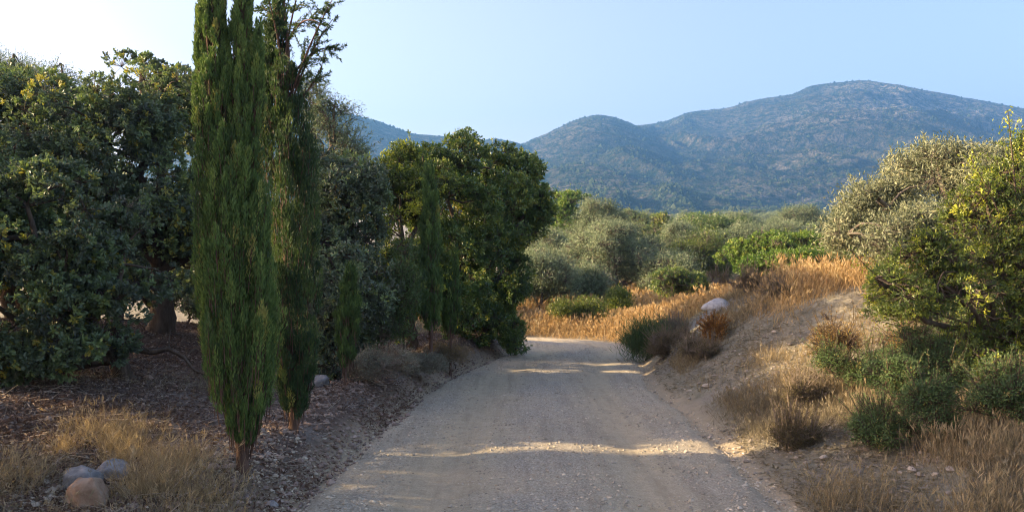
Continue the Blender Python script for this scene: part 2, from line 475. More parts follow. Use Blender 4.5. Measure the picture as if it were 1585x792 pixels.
g = Geo(); g.add(np.stack([RX, RY, RZ], -1).reshape(-1, 3), grid_faces(len(s_r), len(t_r)), np.broadcast_to((t_r * .5 / 1.12 + .5)[None], RX.shape).ravel())
m, nt, out = new_mat('dirt_road_surface')
pos = coords(nt); t = attr(nt, 'tint').outputs['Fac']
nA = noise(nt, .7, 5, .6, pos); nB = noise(nt, 9, 5, .7, pos, .5); nC = noise(nt, 85, 3, .75, pos); nW = noise(nt, 1.6, 3, .5, pos)
wob = nt.nodes.new("ShaderNodeMath"); wob.operation = 'MULTIPLY_ADD'; nt.links.new(nW, wob.inputs[0]); wob.inputs[1].default_value = .10; nt.links.new(t, wob.inputs[2])
mpr = nt.nodes.new('ShaderNodeMapping'); mpr.inputs['Scale'].default_value = (7, .45, 1); nt.links.new(pos, mpr.inputs[0]); nS = noise(nt, 1, 5, .6, mpr.outputs[0], .2)
trk = ramp(nt, wob.outputs[0], [(.10, (.5, .5, .5)), (.22, (.2, .2, .2)), (.30, (1, 1, 1)), (.42, (.9, .9, .9)), (.50, (.05, .05, .05)), (.62, (.05, .05, .05)), (.72, (.9, .9, .9)), (.80, (1, 1, 1)), (.88, (.3, .3, .3)), (1, (.6, .6, .6))]).outputs[0]
dust = ramp(nt, nB, [(.25, (.38, .32, .205)), (.5, (.52, .45, .305)), (.8, (.60, .53, .38))]).outputs[0]
vor = nt.nodes.new("ShaderNodeTexVoronoi"); vor.inputs["Scale"].default_value = 75; nt.links.new(pos, vor.inputs["Vector"])
grv = ramp(nt, vor.outputs["Color"], [(.1, (.25, .23, .185)), (.5, (.42, .395, .325)), (.9, (.60, .565, .48))]).outputs[0]
gf = ramp(nt, nA, [(.35, (.45, .45, .45)), (.6, (1, 1, 1))]).outputs[0]
gmix = mixc(nt, mixc(nt, 1.0, gf, mixc(nt, trk, (1, 1, 1), (.18, .18, .18)), 'MULTIPLY'), dust, grv)
gmix = mixc(nt, .8, gmix, ramp(nt, nS, [(.3, (.72, .71, .70)), (.5, (1, 1, 1)), (.7, (1.12, 1.1, 1.06))]).outputs[0], 'MULTIPLY')
c = mixc(nt, ramp(nt, nC, [(.4, (0, 0, 0)), (.62, (.45, .45, .45))]).outputs[0], gmix, (.28, .25, .19))
p = nt.nodes.new("ShaderNodeBsdfPrincipled"); nt.links.new(c, p.inputs["Base Color"])
p.inputs["Roughness"].default_value = .95; p.inputs["Specular IOR Level"].default_value = .1
inv = nt.nodes.new("ShaderNodeMath"); inv.operation = 'SUBTRACT'; inv.inputs[0].default_value = 1; nt.links.new(vor.outputs["Distance"], inv.inputs[1])
nt.links.new(bump(nt, inv.outputs[0], .25, .008, bump(nt, nC, 1.0, .02, bump(nt, nB, .9, .04))), p.inputs["Normal"])
nt.links.new(p.outputs[0], out.inputs[0])
tag(link('road', g.mesh('road', m, True)), 'unpaved dirt road with gravel centre and dusty wheel tracks', 'road', kind='structure')

# ------------------------------------------------------------------ hills and mountain
def scrub_mat(name, rock, soil, veg, sc=1.0):
    m, nt, out = new_mat(name)
    pos = coords(nt)
    n1 = noise(nt, .012 * sc, 6, .6, pos); n2 = noise(nt, .09 * sc, 5, .65, pos, .3); n3 = noise(nt, .35 * sc, 3, .6, pos)
    c = mixc(nt, ramp(nt, n2, [(.40, (0, 0, 0)), (.60, (1, 1, 1))]).outputs[0], veg, soil)
    att = attr(nt, 'tint').outputs['Fac']
    rk = nt.nodes.new("ShaderNodeMath"); rk.operation = 'MULTIPLY'
    nt.links.new(ramp(nt, n2, [(.42, (0, 0, 0)), (.62, (1, 1, 1))]).outputs[0], rk.inputs[0]); nt.links.new(att, rk.inputs[1])
    c = mixc(nt, rk.outputs[0], c, rock)
    c = mixc(nt, ramp(nt, n3, [(.42, (.6, .6, .6)), (.58, (0, 0, 0))]).outputs[0], c, veg)
    p = nt.nodes.new("ShaderNodeBsdfPrincipled"); nt.links.new(c, p.inputs["Base Color"])
    p.inputs["Roughness"].default_value = 1; p.inputs["Specular IOR Level"].default_value = 0
    nt.links.new(bump(nt, n3, 1.0, 2.2, bump(nt, n2, 1.0, 7.0)), p.inputs["Normal"])
    nt.links.new(p.outputs[0], out.inputs[0])
    return m
M['scrub'] = scrub_mat('scrubby_limestone_slope', (.40, .36, .31), (.070, .067, .048), (.014, .026, .014))

def mountain(name, label, ridge, y_foot, y_ridge, z_foot, gully, seed, rocky, n_bush, spur=0.0):
    """real slope from a foot line up to a skyline and down behind it"""
    ridge = np.array(ridge, float)
    nu, nv = 620, 230
    px = np.linspace(ridge[0, 0], ridge[-1, 0], nu)
    py = np.interp(px, ridge[:, 0], ridge[:, 1])
    k = np.exp(-np.linspace(-2, 2, 15) ** 2); k /= k.sum()
    py = np.convolve(np.pad(py, 7, mode='edge'), k, 'valid')
    Yr = y_ridge * (1 + .06 * fbm(px / 170, px * 0, oct=3, seed=seed))
    X = (px - 792.5) / FPX
    zr = EYE + (HOR - py) / FPX * Yr
    v = np.linspace(0, 1.35, nv)
    vv = v[None, :]
    Yy = y_foot + (Yr[:, None] - y_foot) * vv
    prof = np.where(vv <= 1, 1 - np.maximum(1 - vv, 0) ** 1.25 * (1 - .25 * vv), 1 - (vv - 1) * 1.9)
    tf = (z_foot - EYE) / y_foot; tr_ = (zr[:, None] - EYE) / Yr[:, None]
    z = np.where(vv <= 1, EYE + (tf + (tr_ - tf) * prof) * Yy, zr[:, None] - (vv - 1) * (zr[:, None] - z_foot) * 1.2)
    XX = X[:, None] * Yy
    w = np.sin(np.clip(vv, 0, 1) * math.pi) ** .9 * .75
    # gullies run down slope: noise stretched along v
    gn = 1 - np.abs(fbm(XX / 210 + 3 * fbm(XX / 300, Yy / 300, oct=2, seed=seed + 3), Yy / 520, oct=4, seed=seed + 7)) * 2
    z = z + w * gully * (gn - .5) + w * gully * .22 * fbm(XX / 60, Yy / 90, oct=4, seed=seed + 9)
    z = z + 1.0 * fbm(XX / 16, Yy / 22, oct=3, seed=seed + 12) * sstep(0, .1, vv)
    # rock ledges and crags near the top
    rk = rocky * (sstep(1120, 1260, px)[:, None] if rocky > .5 else .6) * sstep(.45, .85, vv) * (vv < 1.05) * sstep(-.1, .35, fbm(XX / 170, Yy / 170, oct=3, seed=seed + 20))
    z = z + rk * 9 * (1 - sstep(.85, 1.0, vv)) * np.abs(fbm(XX / 38, Yy / 50, oct=4, seed=seed + 25)) - rk * 4
    tint = np.clip(.10 + .35 * fbm(XX / 120, Yy / 90, oct=3, seed=seed + 30) + .8 * rk, 0, 1)
    g = Geo(); g.add(np.stack([XX, Yy, z], -1).reshape(-1, 3), grid_faces(nu, nv), tint.ravel())
    o = tag(link(name, g.mesh(name, M['scrub'], True)), label, 'hill' if 'hill' in name else 'mountain', kind='structure')
    # low garrigue bushes scattered over the slope
    if n_bush:
        rng = np.random.default_rng(seed)
        u = rng.random(n_bush); vb = rng.random(n_bush) ** .8 * 1.02
        dens = fbm(u * 40, vb * 14, oct=3, seed=seed + 40)
        keep = rng.random(n_bush) < np.clip(.55 + 1.1 * dens - .25 * vb, .05, 1); u = u[keep]; vb = vb[keep]
        iu = u * (nu - 1); iv = vb / 1.35 * (nv - 1)
        i0 = iu.astype(int).clip(0, nu - 2); j0 = iv.astype(int).clip(0, nv - 2); fu = iu - i0; fv = iv - j0
        G = np.stack([XX, Yy, z], -1)
        P = (G[i0, j0] * ((1 - fu) * (1 - fv))[:, None] + G[i0 + 1, j0] * (fu * (1 - fv))[:, None] + G[i0, j0 + 1] * ((1 - fu) * fv)[:, None] + G[i0 + 1, j0 + 1] * (fu * fv)[:, None])
        n = len(P); r = rng.gamma(3.0, .3, n) + .4
        th = np.linspace(0, 2 * math.pi, 5, endpoint=False)
        V = [P + np.array([0, 0, 1.]) * (r * rng.uniform(.9, 1.5, n))[:, None]]
        for zz, rr in ((.55, .85), (-.3, 1.0)):
            for a in th:
                q = P.copy(); ra = r * rr * rng.uniform(.7, 1.25, n)
                q[:, 0] += np.cos(a) * ra; q[:, 1] += np.sin(a) * ra; q[:, 2] += zz * r
                V.append(q)
        V = np.stack(V, 1); b = np.arange(n)[:, None] * 11
        T = np.concatenate([b + np.array([[0, 1 + j, 1 + (j + 1) % 5]]) for j in range(5)])
        Q = np.concatenate([b + np.array([[1 + j, 6 + j, 6 + (j + 1) % 5, 1 + (j + 1) % 5]]) for j in range(5)])
        g = Geo(); tn = np.repeat(rng.uniform(0, .75, n), 11)
        g.add(V, Q, tn); g.t.append(T); 
        tag(link('scrub', g.mesh('scrub', M['garrigue'])), 'dark low scrub dotted over ' + label.split(' with ')[0], 'scrub', kind='stuff')
    return o
M['garrigue'] = leaf_mat('garrigue', [(0, (.020, .034, .016)), (.5, (.038, .055, .024)), (1, (.08, .095, .045))], .0, .9, .05)

mountain('hill', 'low wooded hill rising behind the roadside trees',
         [(150, 330), (230, 220), (330, 165), (480, 165), (545, 177), (580, 186), (640, 207), (700, 212), (740, 218), (765, 214), (800, 220), (840, 235), (920, 300), (990, 352)],
         420, 1150, 30, 14, 3, .1, 9000)
mountain('mountain', 'large bare mountain with pale crags below its rounded summit',
         [(700, 345), (790, 300), (860, 240), (950, 200), (1000, 193), (1030, 188), (1065, 173), (1125, 168), (1160, 156), (1230, 145), (1252, 132), (1300, 127), (1350, 124), (1400, 130), (1480, 148), (1585, 168), (1750, 200), (1950, 260), (2200, 330)],
         560, 1650, 36, 50, 14, 1.0, 34000)
mountain('hill', 'nearer rounded hill with scattered bushes below the mountain',
         [(700, 345), (750, 270), (790, 232), (815, 220), (850, 204), (880, 190), (905, 181), (930, 178), (950, 181), (975, 190), (1010, 205), (1060, 232), (1130, 268), (1200, 300), (1270, 330), (1330, 352)],
         430, 1420, 31, 30, 29, .25, 22000)

# ------------------------------------------------------------------ trees
def blob(px, py, Y, rx, ry, rd):
    c = pt(px, py, Y)
    return (c, np.array([rx / FPX * Y, rd, ry / FPX * Y]))

def crown_geo(blobs, spec, rng, hubs=None):
    """leaf clumps spread through a set of ellipsoids -> (leaf Geo, twig Geo, clump centres)"""
    g = Geo(); tw = Geo()
    vol = np.array([np.prod(b[1]) ** (2 / 3.) for b in blobs]); vol = vol / vol.sum()
    cents = []; ax = []
    for bi, (c, r) in enumerate(blobs):
        r = np.maximum(r - spec['cr'] * .6, r * .4)
        n = max(3, int(round(spec['clumps'] * vol[bi])))
        D = norm(rng.normal(size=(n * 3, 3)))
        D[:, 2] = np.where(D[:, 2] < spec.get('floor', -.75), -D[:, 2], D[:, 2])
        rad = 1 - spec.get('inner', .45) * rng.random(n * 3) ** 1.8
        lump = 1 + spec.get('lump', .14) * fbm(D[:, 0] * 2.2 + c[0] * 3, D[:, 1] * 2.2 + c[1], D[:, 2] * 2.2, oct=2, seed=bi + 5)
        P = c + D * r * (rad * lump)[:, None]
        gap = fbm(P[:, 0] * 1.3 / spec.get('gs', .6), P[:, 1] * 1.3 / spec.get('gs', .6), P[:, 2] * 1.3 / spec.get('gs', .6), oct=2, seed=77)
        keep = np.argsort(-gap + rng.random(n * 3) * spec.get('even', .55))[:n]
        cents.append(P[keep]); ax.append(norm(D[keep] / r * r.mean() + np.array([0, 0, spec.get('up', .35)])))
    C = np.concatenate(cents); A = np.concatenate(ax); nc = len(C)
    cr = spec['cr'] * rng.uniform(.65, 1.35, nc)
    tc = np.clip(rng.normal(spec.get('tm', .42), spec.get('ts', .16), nc), 0, 1)
    nr = spec['ros']
    # rosettes over each clump
    D = norm(rng.normal(size=(nc, nr, 3)) + A[:, None] * spec.get('dome', .9))
    rr = (.45 + .55 * rng.random((nc, nr)) ** .6)
    P = C[:, None] + D * (cr[:, None] * rr)[..., None] * np.array([1.15, 1.15, .85])
    keep = np.ones((nc, nr), bool)
    P = P.reshape(-1, 3); D = norm(D.reshape(-1, 3) + np.array([0, 0, .25]))
    tr = np.clip(np.repeat(tc, nr) + rng.normal(0, .10, nc * nr) + (rng.random(nc * nr) < spec.get('young', .06)) * .45, 0, 1)
    base = np.repeat(C, nr, 0)
    segs(tw, base, P, spec.get('twr', .004), spec.get('twr', .004) * .6)
    nl = spec['lv']
    n = len(P) * nl
    Dl = norm(np.repeat(D, nl, 0) * spec.get('fwd', .7) + rng.normal(size=(n, 3)))
    if spec.get('droop'): Dl = norm(Dl + np.array([0, 0, -spec['droop']]))
    if spec.get('lift'): Dl = norm(Dl + np.array([0, 0, spec['lift']]))
    off = spec.get('off', .5)
    Pl = np.repeat(P, nl, 0) + rng.normal(size=(n, 3)) * spec['L'] * off
    Ls = spec['L'] * rng.uniform(.65, 1.25, n)
    leaves(g, Pl, Dl, Ls, Ls * spec['ar'], np.clip(np.repeat(tr, nl) + rng.normal(0, .07, n), 0, 1), rng, spec.get('shape', 'diamond'),
           spec.get('bend', .25), N=np.repeat(D, nl, 0) if spec.get('face', True) else None)
    # long shoots standing out of the outline
    ns = spec.get('shoots', 0)
    if ns:
        idx = rng.choice(nc, ns); s0 = C[idx]; sd = norm(A[idx] + rng.normal(size=(ns, 3)) * .35 + np.array([0, 0, .5]))
        sl = spec.get('sl', .35) * rng.uniform(.5, 1.3, ns)
        segs(tw, s0, s0 + sd * sl[:, None], .005, .002)
        m_ = spec.get('sn', 26)
        tt = rng.random((ns, m_)) * .85 + .18
        P2 = (s0[:, None] + sd[:, None] * (sl[:, None] * tt)[..., None]).reshape(-1, 3)
        D2 = norm(np.repeat(sd, m_, 0) * .8 + rng.normal(size=(ns * m_, 3)) * .8)
        L2 = spec['L'] * rng.uniform(.6, 1.1, ns * m_)
        leaves(g, P2, D2, L2, L2 * spec['ar'], np.clip(rng.normal(spec.get('tm', .42) + .18, .15, ns * m_), 0, 1), rng, spec.get('shape', 'diamond'), .25)
    return g, tw, C

def finish_tree(name, label, cat, base, g, tw, mat, barkm, group=None, crown='crown', trunk='trunk', tl=None):
    root = bpy.data.objects.new(name, None); scene.collection.objects.link(root)
    root.empty_display_size = .3
    root.location = base
    tag(root, label, cat, group)
    b = np.asarray(base)
    for gg in (g, tw): gg.v = [v - b for v in gg.v]
    link(trunk, tw.mesh(trunk, barkm, True), root)
    link(crown, g.mesh(crown, mat), root)
    return root

def tree(name, label, cat, base_xy, blobs, spec, mat, barkm, seed, trunk_r=.12, group=None, fork=.35, lean=(0, 0), crown='crown', trunk='trunk', zb=None, stems=1):
    rng = np.random.default_rng(seed)
    base = np.array([base_xy[0], base_xy[1], hz(*base_xy) if zb is None else zb])
    g, tw, C = crown_geo(blobs, spec, rng)
    cc = np.mean([b[0] for b in blobs], 0)
    hubs = []
    for k in range(stems):
        b0 = base + np.array([rng.normal() * .12, rng.normal() * .12, -.06]) * (k > 0) + np.array([0, 0, -.06])
        top = base + (cc - base) * fork + np.array([lean[0], lean[1], 0]) + rng.normal(size=3) * .1 * (k > 0)
        pts = bez(b0, top, (rng.normal() * .05, rng.normal() * .05, 0), 9, rng, .03)
        rad = np.linspace(trunk_r, trunk_r * .62, 9); rad[0] *= 1.45; rad[1] *= 1.12
        tube(tw, pts, rad / (1 + .35 * (stems - 1)), 10, rough=.22, seed=seed)
        hubs.append(top)
    # limbs to every blob, then branches to clumps
    lim = []
    for i, (c, r) in enumerate(blobs):
        h = hubs[i % len(hubs)]
        p = bez(h, c + (c - h) * .15, (rng.normal() * .12, rng.normal() * .12, -.08), 8, rng, .07)
        tube(tw, p, np.linspace(trunk_r * .55, trunk_r * .16, 8), 7, rough=.15)
        lim.append(p[2:])
    lim = np.concatenate(lim)
    nb = min(len(C), spec.get('br', 90))
    for i in rng.choice(len(C), nb, replace=False):
        j = np.argmin(np.sum((lim - C[i]) ** 2, 1) * rng.uniform(.7, 1.6, len(lim)))
        p = bez(lim[j], C[i], rng.normal(size=3) * .08 + np.array([0, 0, .03]), 6, rng, .07)
        r = np.linspace(max(trunk_r * .13, .007), .004, 6)
        segs(tw, p[:-1], p[1:], r[:-1], r[1:], 4)
    return finish_tree(name, label, cat, base, g, tw, mat, barkm, group, crown, trunk)

CAROB = dict(clumps=150, cr=.20, ros=18, lv=12, L=.052, ar=.46, shape='oval', inner=.5, shoots=30, sl=.3, young=.06, fwd=.8, off=.35)
def S(base, **k):
    d = dict(base); d.update(k); return d

# --- left orchard carobs
tree('carob_tree', 'broad low carob with large glossy leaves drooping to the ground before taller carobs', 'tree', (pt(190, 0, 9.0)[0], 9.0),
     [blob(60, 350, 8.66, 150, 100, 1.1), blob(150, 500, 8.36, 85, 75, .7), blob(15, 480, 8.26, 120, 100, 1.0), blob(110, 550, 8.26, 75, 42, .5), blob(30, 570, 8.26, 60, 35, .5), blob(190, 400, 9.06, 75, 85, .9), blob(-60, 330, 8.86, 110, 130, 1.1), blob(110, 430, 8.26, 110, 60, .6)],
     S(CAROB, clumps=400, ros=15, lv=15, L=.056, fwd=1.3, off=.22, cr=.19, ts=.2, young=.08, tm=.42, shoots=60, floor=-.9), M['carob'], M['bark'], 1, .13, fork=.25, lean=(.1, 0))
tree('carob_tree', 'tall carob with yellowing top leaves and thick trunk, directly behind the big cypress', 'tree', (pt(250, 0, 13)[0], 13),
     [blob(165, 215, 12, 95, 100, 1.4), blob(255, 180, 12.5, 85, 85, 1.4), blob(250, 330, 12.3, 85, 105, 1.3), blob(160, 330, 12.2, 90, 90, 1.2), blob(310, 260, 13, 70, 140, 1.4), blob(225, 140, 12.5, 70, 55, 1.0), blob(340, 380, 13.3, 70, 80, 1.2)],
     S(CAROB, clumps=330, cr=.24, ros=17, lv=14, L=.060, fwd=1.15, off=.28, tm=.44, ts=.2, young=.12, shoots=90, sl=.45, gs=1.0), M['carob'], M['bark'], 2, .2, fork=.42)
tree('carob_tree', 'carob with sun-yellowed crown at the picture edge, above the low drooping carob', 'tree', (pt(-40, 0, 12.5)[0], 12.5),
     [blob(40, 200, 12, 110, 90, 1.4), blob(-60, 230, 12, 110, 130, 1.5), blob(60, 300, 11.5, 90, 90, 1.2), blob(5, 150, 12.3, 70, 45, 1.0), blob(-20, 360, 12, 120, 90, 1.3)],
     S(CAROB, clumps=260, cr=.25, ros=17, lv=14, L=.060, fwd=1.15, off=.28, tm=.46, ts=.2, young=.12, shoots=50, sl=.4), M['carob'], M['bark'], 3, .2, fork=.4)
tree('carob_tree', 'dark dense carob reaching down to the berm, behind the thin-topped cypress', 'tree', (pt(520, 0, 12)[0], 12),
     [blob(540, 330, 11.8, 65, 85, 1.1), blob(550, 450, 11.2, 62, 95, 1.0), blob(480, 300, 12, 60, 90, 1.1), blob(480, 430, 11.6, 70, 120, 1.1), blob(525, 530, 10.9, 55, 65, .7)],
     S(CAROB, clumps=420, cr=.22, ros=20, lv=11, L=.056, tm=.34, shoots=40, sl=.25, floor=-1, inner=.7), M['carob'], M['bark'], 4, .15, fork=.3)
tree('carob_tree', 'largest roadside carob with rounded dome crown, where the road bends', 'tree', (pt(745, 0, 16.4)[0], 16.4),
     [blob(725, 262, 16, 95, 55, 1.5), blob(790, 310, 16.5, 58, 75, 1.3), blob(700, 330, 15.2, 90, 85, 1.3), blob(745, 400, 16, 66, 90, 1.3), blob(690, 430, 14.6, 70, 90, 1.1), blob(752, 480, 16.3, 42, 62, .8), blob(775, 425, 16.3, 42, 50, .7), blob(730, 500, 15.4, 50, 45, .8), blob(800, 270, 16.6, 40, 40, .9), blob(812, 335, 16.6, 40, 50, .9)],
     S(CAROB, clumps=560, cr=.23, ros=21, lv=11, L=.064, tm=.46, ts=.18, young=.10, shoots=70, sl=.35, floor=-1), M['carob_far'], M['bark'], 5, .2, fork=.35)
tree('mastic_tree', 'dull yellow-green mastic tree between the dark carob and the domed carob', 'tree', (pt(640, 0, 14.2)[0], 14.2),
     [blob(640, 270, 14, 55, 45, 1.0), blob(622, 330, 13.4, 52, 65, .9), blob(640, 420, 13.2, 55, 75, .9), blob(625, 480, 12.8, 45, 50, .7), blob(600, 280, 13.8, 35, 45, .8)],
     S(CAROB, clumps=380, cr=.2, ros=17, lv=10, L=.055, ar=.38, tm=.5, ts=.2, young=.12, shoots=60, sl=.35, floor=-1), M['mastic'], M['bark'], 6, .12, fork=.35)
OLIVE = dict(clumps=150, cr=.27, ros=18, lv=12, L=.075, ar=.2, inner=.6, up=.3, dome=.5, fwd=.6, off=1.0, tm=.5, ts=.16, young=.03, shoots=70, sl=.4, even=.4, br=120)
tree('olive_tree', 'thin grey olive showing above the dark carob against the sky', 'tree', (pt(500, 0, 15.2)[0], 15.2),
     [blob(515, 190, 15, 38, 55, .9), blob(500, 240, 15, 45, 50, .9), blob(535, 235, 15, 28, 40, .7), blob(490, 155, 15, 30, 40, .7)],
     S(OLIVE, clumps=85, cr=.22, ros=13, lv=9, shoots=60, sl=.5, tm=.3), M['olive'], M['bark'], 7, .12, fork=.5)
tree('olive_tree', 'grey olive crown peeping above the carobs near the picture edge', 'tree', (pt(95, 0, 18)[0], 18),
     [blob(95, 130, 18, 40, 38, 1.0), blob(60, 170, 18, 50, 45, 1.2), blob(130, 190, 18, 45, 50, 1.2)],
     S(OLIVE, clumps=80, shoots=60, sl=.5, lv=10, tm=.35), M['olive'], M['bark'], 8, .13, fork=.5)
tree('pine_tree', 'dark pine tip above the carob crowns at the picture corner', 'tree', (pt(20, 0, 18.5)[0], 18.5),
     [blob(20, 110, 18.5, 30, 28, .7), blob(-10, 150, 18.5, 60, 45, 1.0)],
     S(OLIVE, clumps=60, L=.12, ar=.08, shoots=30, lv=14, lift=.4), M['juniper'], M['bark'], 9, .15, fork=.6)
# mastic foot bush and young trees along the berm
tree('mastic_bush', 'low leafy mastic bush at the foot of the domed carob beside the road', 'bush', (pt(792, 0, 16)[0] + .1, 16.2),
     [blob(785, 510, 16.2, 28, 30, .5), blob(800, 530, 16.0, 20, 17, .35)], S(CAROB, clumps=50, cr=.14, ros=12, lv=9, L=.06, ar=.35, shoots=16, sl=.2), M['carob_far'], M['twig'], 10, .03, fork=.4, crown='foliage', trunk='stem')
tree('young_olive_tree', 'young light green olive in front of the yellow-green mastic tree', 'tree', (pt(625, 0, 11.3)[0], 11.3),
     [blob(622, 410, 11.3, 22, 45, .3), blob(628, 460, 11.3, 30, 50, .35), blob(622, 505, 11.3, 20, 28, .25)],
     S(OLIVE, clumps=60, cr=.14, ros=14, lv=9, L=.05, shoots=30, sl=.3, tm=.35, lift=.3), M['shrub'], M['twig'], 12, .03, fork=.3)

tree('mastic_bush', 'added low bush covering the bright gap beside the thick carob trunk behind the tallest cypress', 'bush', (pt(290, 0, 15.5)[0], 15.5),  # extra bush, added to cover a bright patch of sunlit ground
     [blob(288, 468, 15.5, 30, 26, .5), blob(315, 475, 15.5, 30, 22, .5)], S(CAROB, clumps=60, cr=.15, ros=14, lv=9, L=.06, shoots=20, sl=.2), M['carob'], M['twig'], 13, .03, fork=.4, crown='foliage', trunk='stem')

# --- cypresses
def cypress(name, label, base_px, base_py, Y, prof, leaders, plumes, blades, seed, L=.05, lean=0.0, pr=.05, pl=.36, mat='cypress', tm=.45, trunk_r=.04, inner=True, zb=None):
    """prof: (py, left px, right px); leaders: (px_top, py_top, px_at_split, py_split, radius px)"""
    rng = np.random.default_rng(seed)
    b = pt(base_px, base_py, Y); b[2] = hz(b[0], b[1])
    g = Geo(); tw = Geo()
    prof = np.array(prof, float)
    pf = prof[::-1]
    pys = np.interp(rng.random(plumes) ** 1.0, [0, 1], [prof[0, 0], prof[-1, 0]])
    lft = np.interp(pys, pf[:, 0], pf[:, 1]); rgt = np.interp(pys, pf[:, 0], pf[:, 2])
    c = (lft + rgt) / 2; R = (rgt - lft) / 2 / FPX * Y
    a = rng.random(plumes) * 2 * math.pi
    wob = 1 + .12 * np.sin(a * 5 + pys * .01) 
    rad = R * np.where(rng.random(plumes) < .8, rng.uniform(.6, 1.02, plumes), rng.uniform(.1, .6, plumes)) * wob
    P0 = np.stack([(c - 792.5) / FPX * Y + np.cos(a) * rad, Y + np.sin(a) * rad, EYE + (HOR - pys) / FPX * Y], 1)
    out = np.stack([np.cos(a), np.sin(a), 0 * a], 1)
    ax = norm(out * rng.uniform(.02, .2, plumes)[:, None] + np.array([0, 0, 1.]))
    Ra = R
    for (tx_, ty_, sx, sy, rp, npl) in leaders:
        t = rng.random(npl) ** .85
        lx = sx + (tx_ - sx) * t; lyy = sy + (ty_ - sy) * t
        rr = rp / FPX * Y * (1 - t ** 1.6) + .012
        a2 = rng.random(npl) * 2 * math.pi; q = rng.uniform(.3, .95, npl)
        P = np.stack([(lx - 792.5) / FPX * Y + np.cos(a2) * rr * q, Y + np.sin(a2) * rr * q, EYE + (HOR - lyy) / FPX * Y], 1)
        P0 = np.concatenate([P0, P]); ax = np.concatenate([ax, norm(np.stack([np.cos(a2) * .14, np.sin(a2) * .14, 1 + 0 * a2], 1))])
        Ra = np.concatenate([Ra, rr])
        top = [pt(tx_, ty_, Y), pt(sx, sy, Y)]
        segs(tw, [top[1]], [top[0]], trunk_r * .5, .004, 5)
    npz = len(P0); ln = pl * rng.uniform(.5, 1.3, npz) * np.clip(Ra / (.3), .45, 1)
    w = pr * rng.uniform(.7, 1.3, npz) * np.clip(Ra / .2, .5, 1)
    tp = np.clip(rng.normal(tm, .2, npz), 0, 1)
    t = rng.random((npz, blades)) ** .8
    ang = rng.random((npz, blades)) * 2 * math.pi
    prf = np.sin(np.clip(t * .9 + .12, 0, 1) * math.pi) ** .7
    rr = (w[:, None] * prf * rng.uniform(.3, 1, (npz, blades)))
    side = norm(np.cross(ax, np.array([[.3, .9, .1]]))); up2 = np.cross(side, ax)
    dirr = side[:, None] * np.cos(ang)[..., None] + up2[:, None] * np.sin(ang)[..., None]
    P = P0[:, None] + ax[:, None] * (ln[:, None] * t)[..., None] + dirr * rr[..., None]
    D = norm(ax[:, None] * 1.0 + dirr * rng.uniform(.15, .6, (npz, blades))[..., None] + rng.normal(size=P.shape) * .1)
    n = P.shape[0] * P.shape[1]
    yl = (rng.random(npz) < .05) * .3
    tt = np.clip(np.repeat(tp + yl, blades) + .10 * (t.ravel() - .5) + rng.normal(0, .06, n), 0, 1)
    Ls = L * rng.uniform(.6, 1.3, n)
    leaves(g, P.reshape(-1, 3), D.reshape(-1, 3), Ls, Ls * .22, tt, rng, 'diamond', .2, N=dirr.reshape(-1, 3))
    segs(tw, P0 - ax * .1, P0 + ax * ln[:, None] * .7, .004, .0015)
    # trunk
    topz = prof[-1, 0] if not leaders else leaders[0][3]
    cpx = (prof[-1, 1] + prof[-1, 2]) / 2
    tb = b + np.array([0, 0, -.08]); tt_ = pt(cpx, topz, Y)
    pts = bez(tb, tt_, (0, 0, 0), 12, rng, .004); rad = np.linspace(trunk_r, trunk_r * .3, 12); rad[0] *= 1.3
    tube(tw, pts, rad, 10, rough=.2, seed=seed)
    return finish_tree(name, label, 'tree', b, g, tw, M[mat], M['bark_red'])

cypress('cypress_tree', 'tallest bright green cypress, a full dense column close to the road', 377, 742, 5.7,
        [(692, 370, 386), (675, 358, 396), (640, 340, 414), (580, 319, 424), (520, 312, 427), (450, 311, 420), (360, 311, 410), (290, 312, 404), (240, 313, 394)],
        [(326, -190, 333, 250, 27, 560), (375, -90, 374, 250, 19, 340), (398, 60, 392, 230, 14, 70), (312, 30, 315, 220, 12, 70)],
        900, 135, 21, L=.032, pr=.034, pl=.32, tm=.48, trunk_r=.042)
# thin-topped second cypress: column of plumes below, open arching sprays on top
cy2 = cypress('cypress_tree', 'dark narrow cypress with bare stem and thin open arching top, just behind the tallest one', 455, 683, 7.05,
        [(650, 438, 470), (600, 432, 480), (520, 425, 488), (430, 420, 490), (330, 415, 490), (250, 408, 482), (180, 405, 470), (120, 402, 462)],
        [(430, 10, 436, 200, 24, 50), (418, 60, 420, 200, 20, 60)], 430, 130, 22, L=.038, pr=.05, pl=.34, tm=.40, trunk_r=.04, mat='juniper')
rng = np.random.default_rng(220)
g = Geo(); tw = Geo()
b2 = np.array(cy2.location)
def arch_spray(p0, p1, p2, n_sub, r0=.012):
    t = np.linspace(0, 1, 14)[:, None]
    P = (1 - t) ** 2 * p0 + 2 * t * (1 - t) * p1 + t * t * p2
    tube(tw, P, np.linspace(r0, .003, 14), 5)
    for i in range(n_sub):
        k = rng.integers(3, 14); q = P[k] + rng.normal(size=3) * .01
        d = norm(rng.normal(size=3) * .7 + (P[min(k, 13)] - P[k - 1]) / np.linalg.norm(P[k] - P[k - 1]) * .7 + np.array([0, 0, .15]))
        ll = rng.uniform(.10, .26) * (1.2 - k / 20)
        m_ = 60
        tt = rng.random(m_); pos_ = q + d * (tt * ll)[:, None] + np.array([0, 0, -.25]) * (tt * ll)[:, None] ** 2 * 2
        segs(tw, [q], [q + d * ll], .003, .001)
        D = norm(d * .9 + rng.normal(size=(m_, 3)) * .6)
        leaves(g, pos_, D, .032 * rng.uniform(.6, 1.3, m_), .008, np.clip(rng.normal(.45, .15, m_), 0, 1), rng, 'diamond', .2)
Yc = 7.05
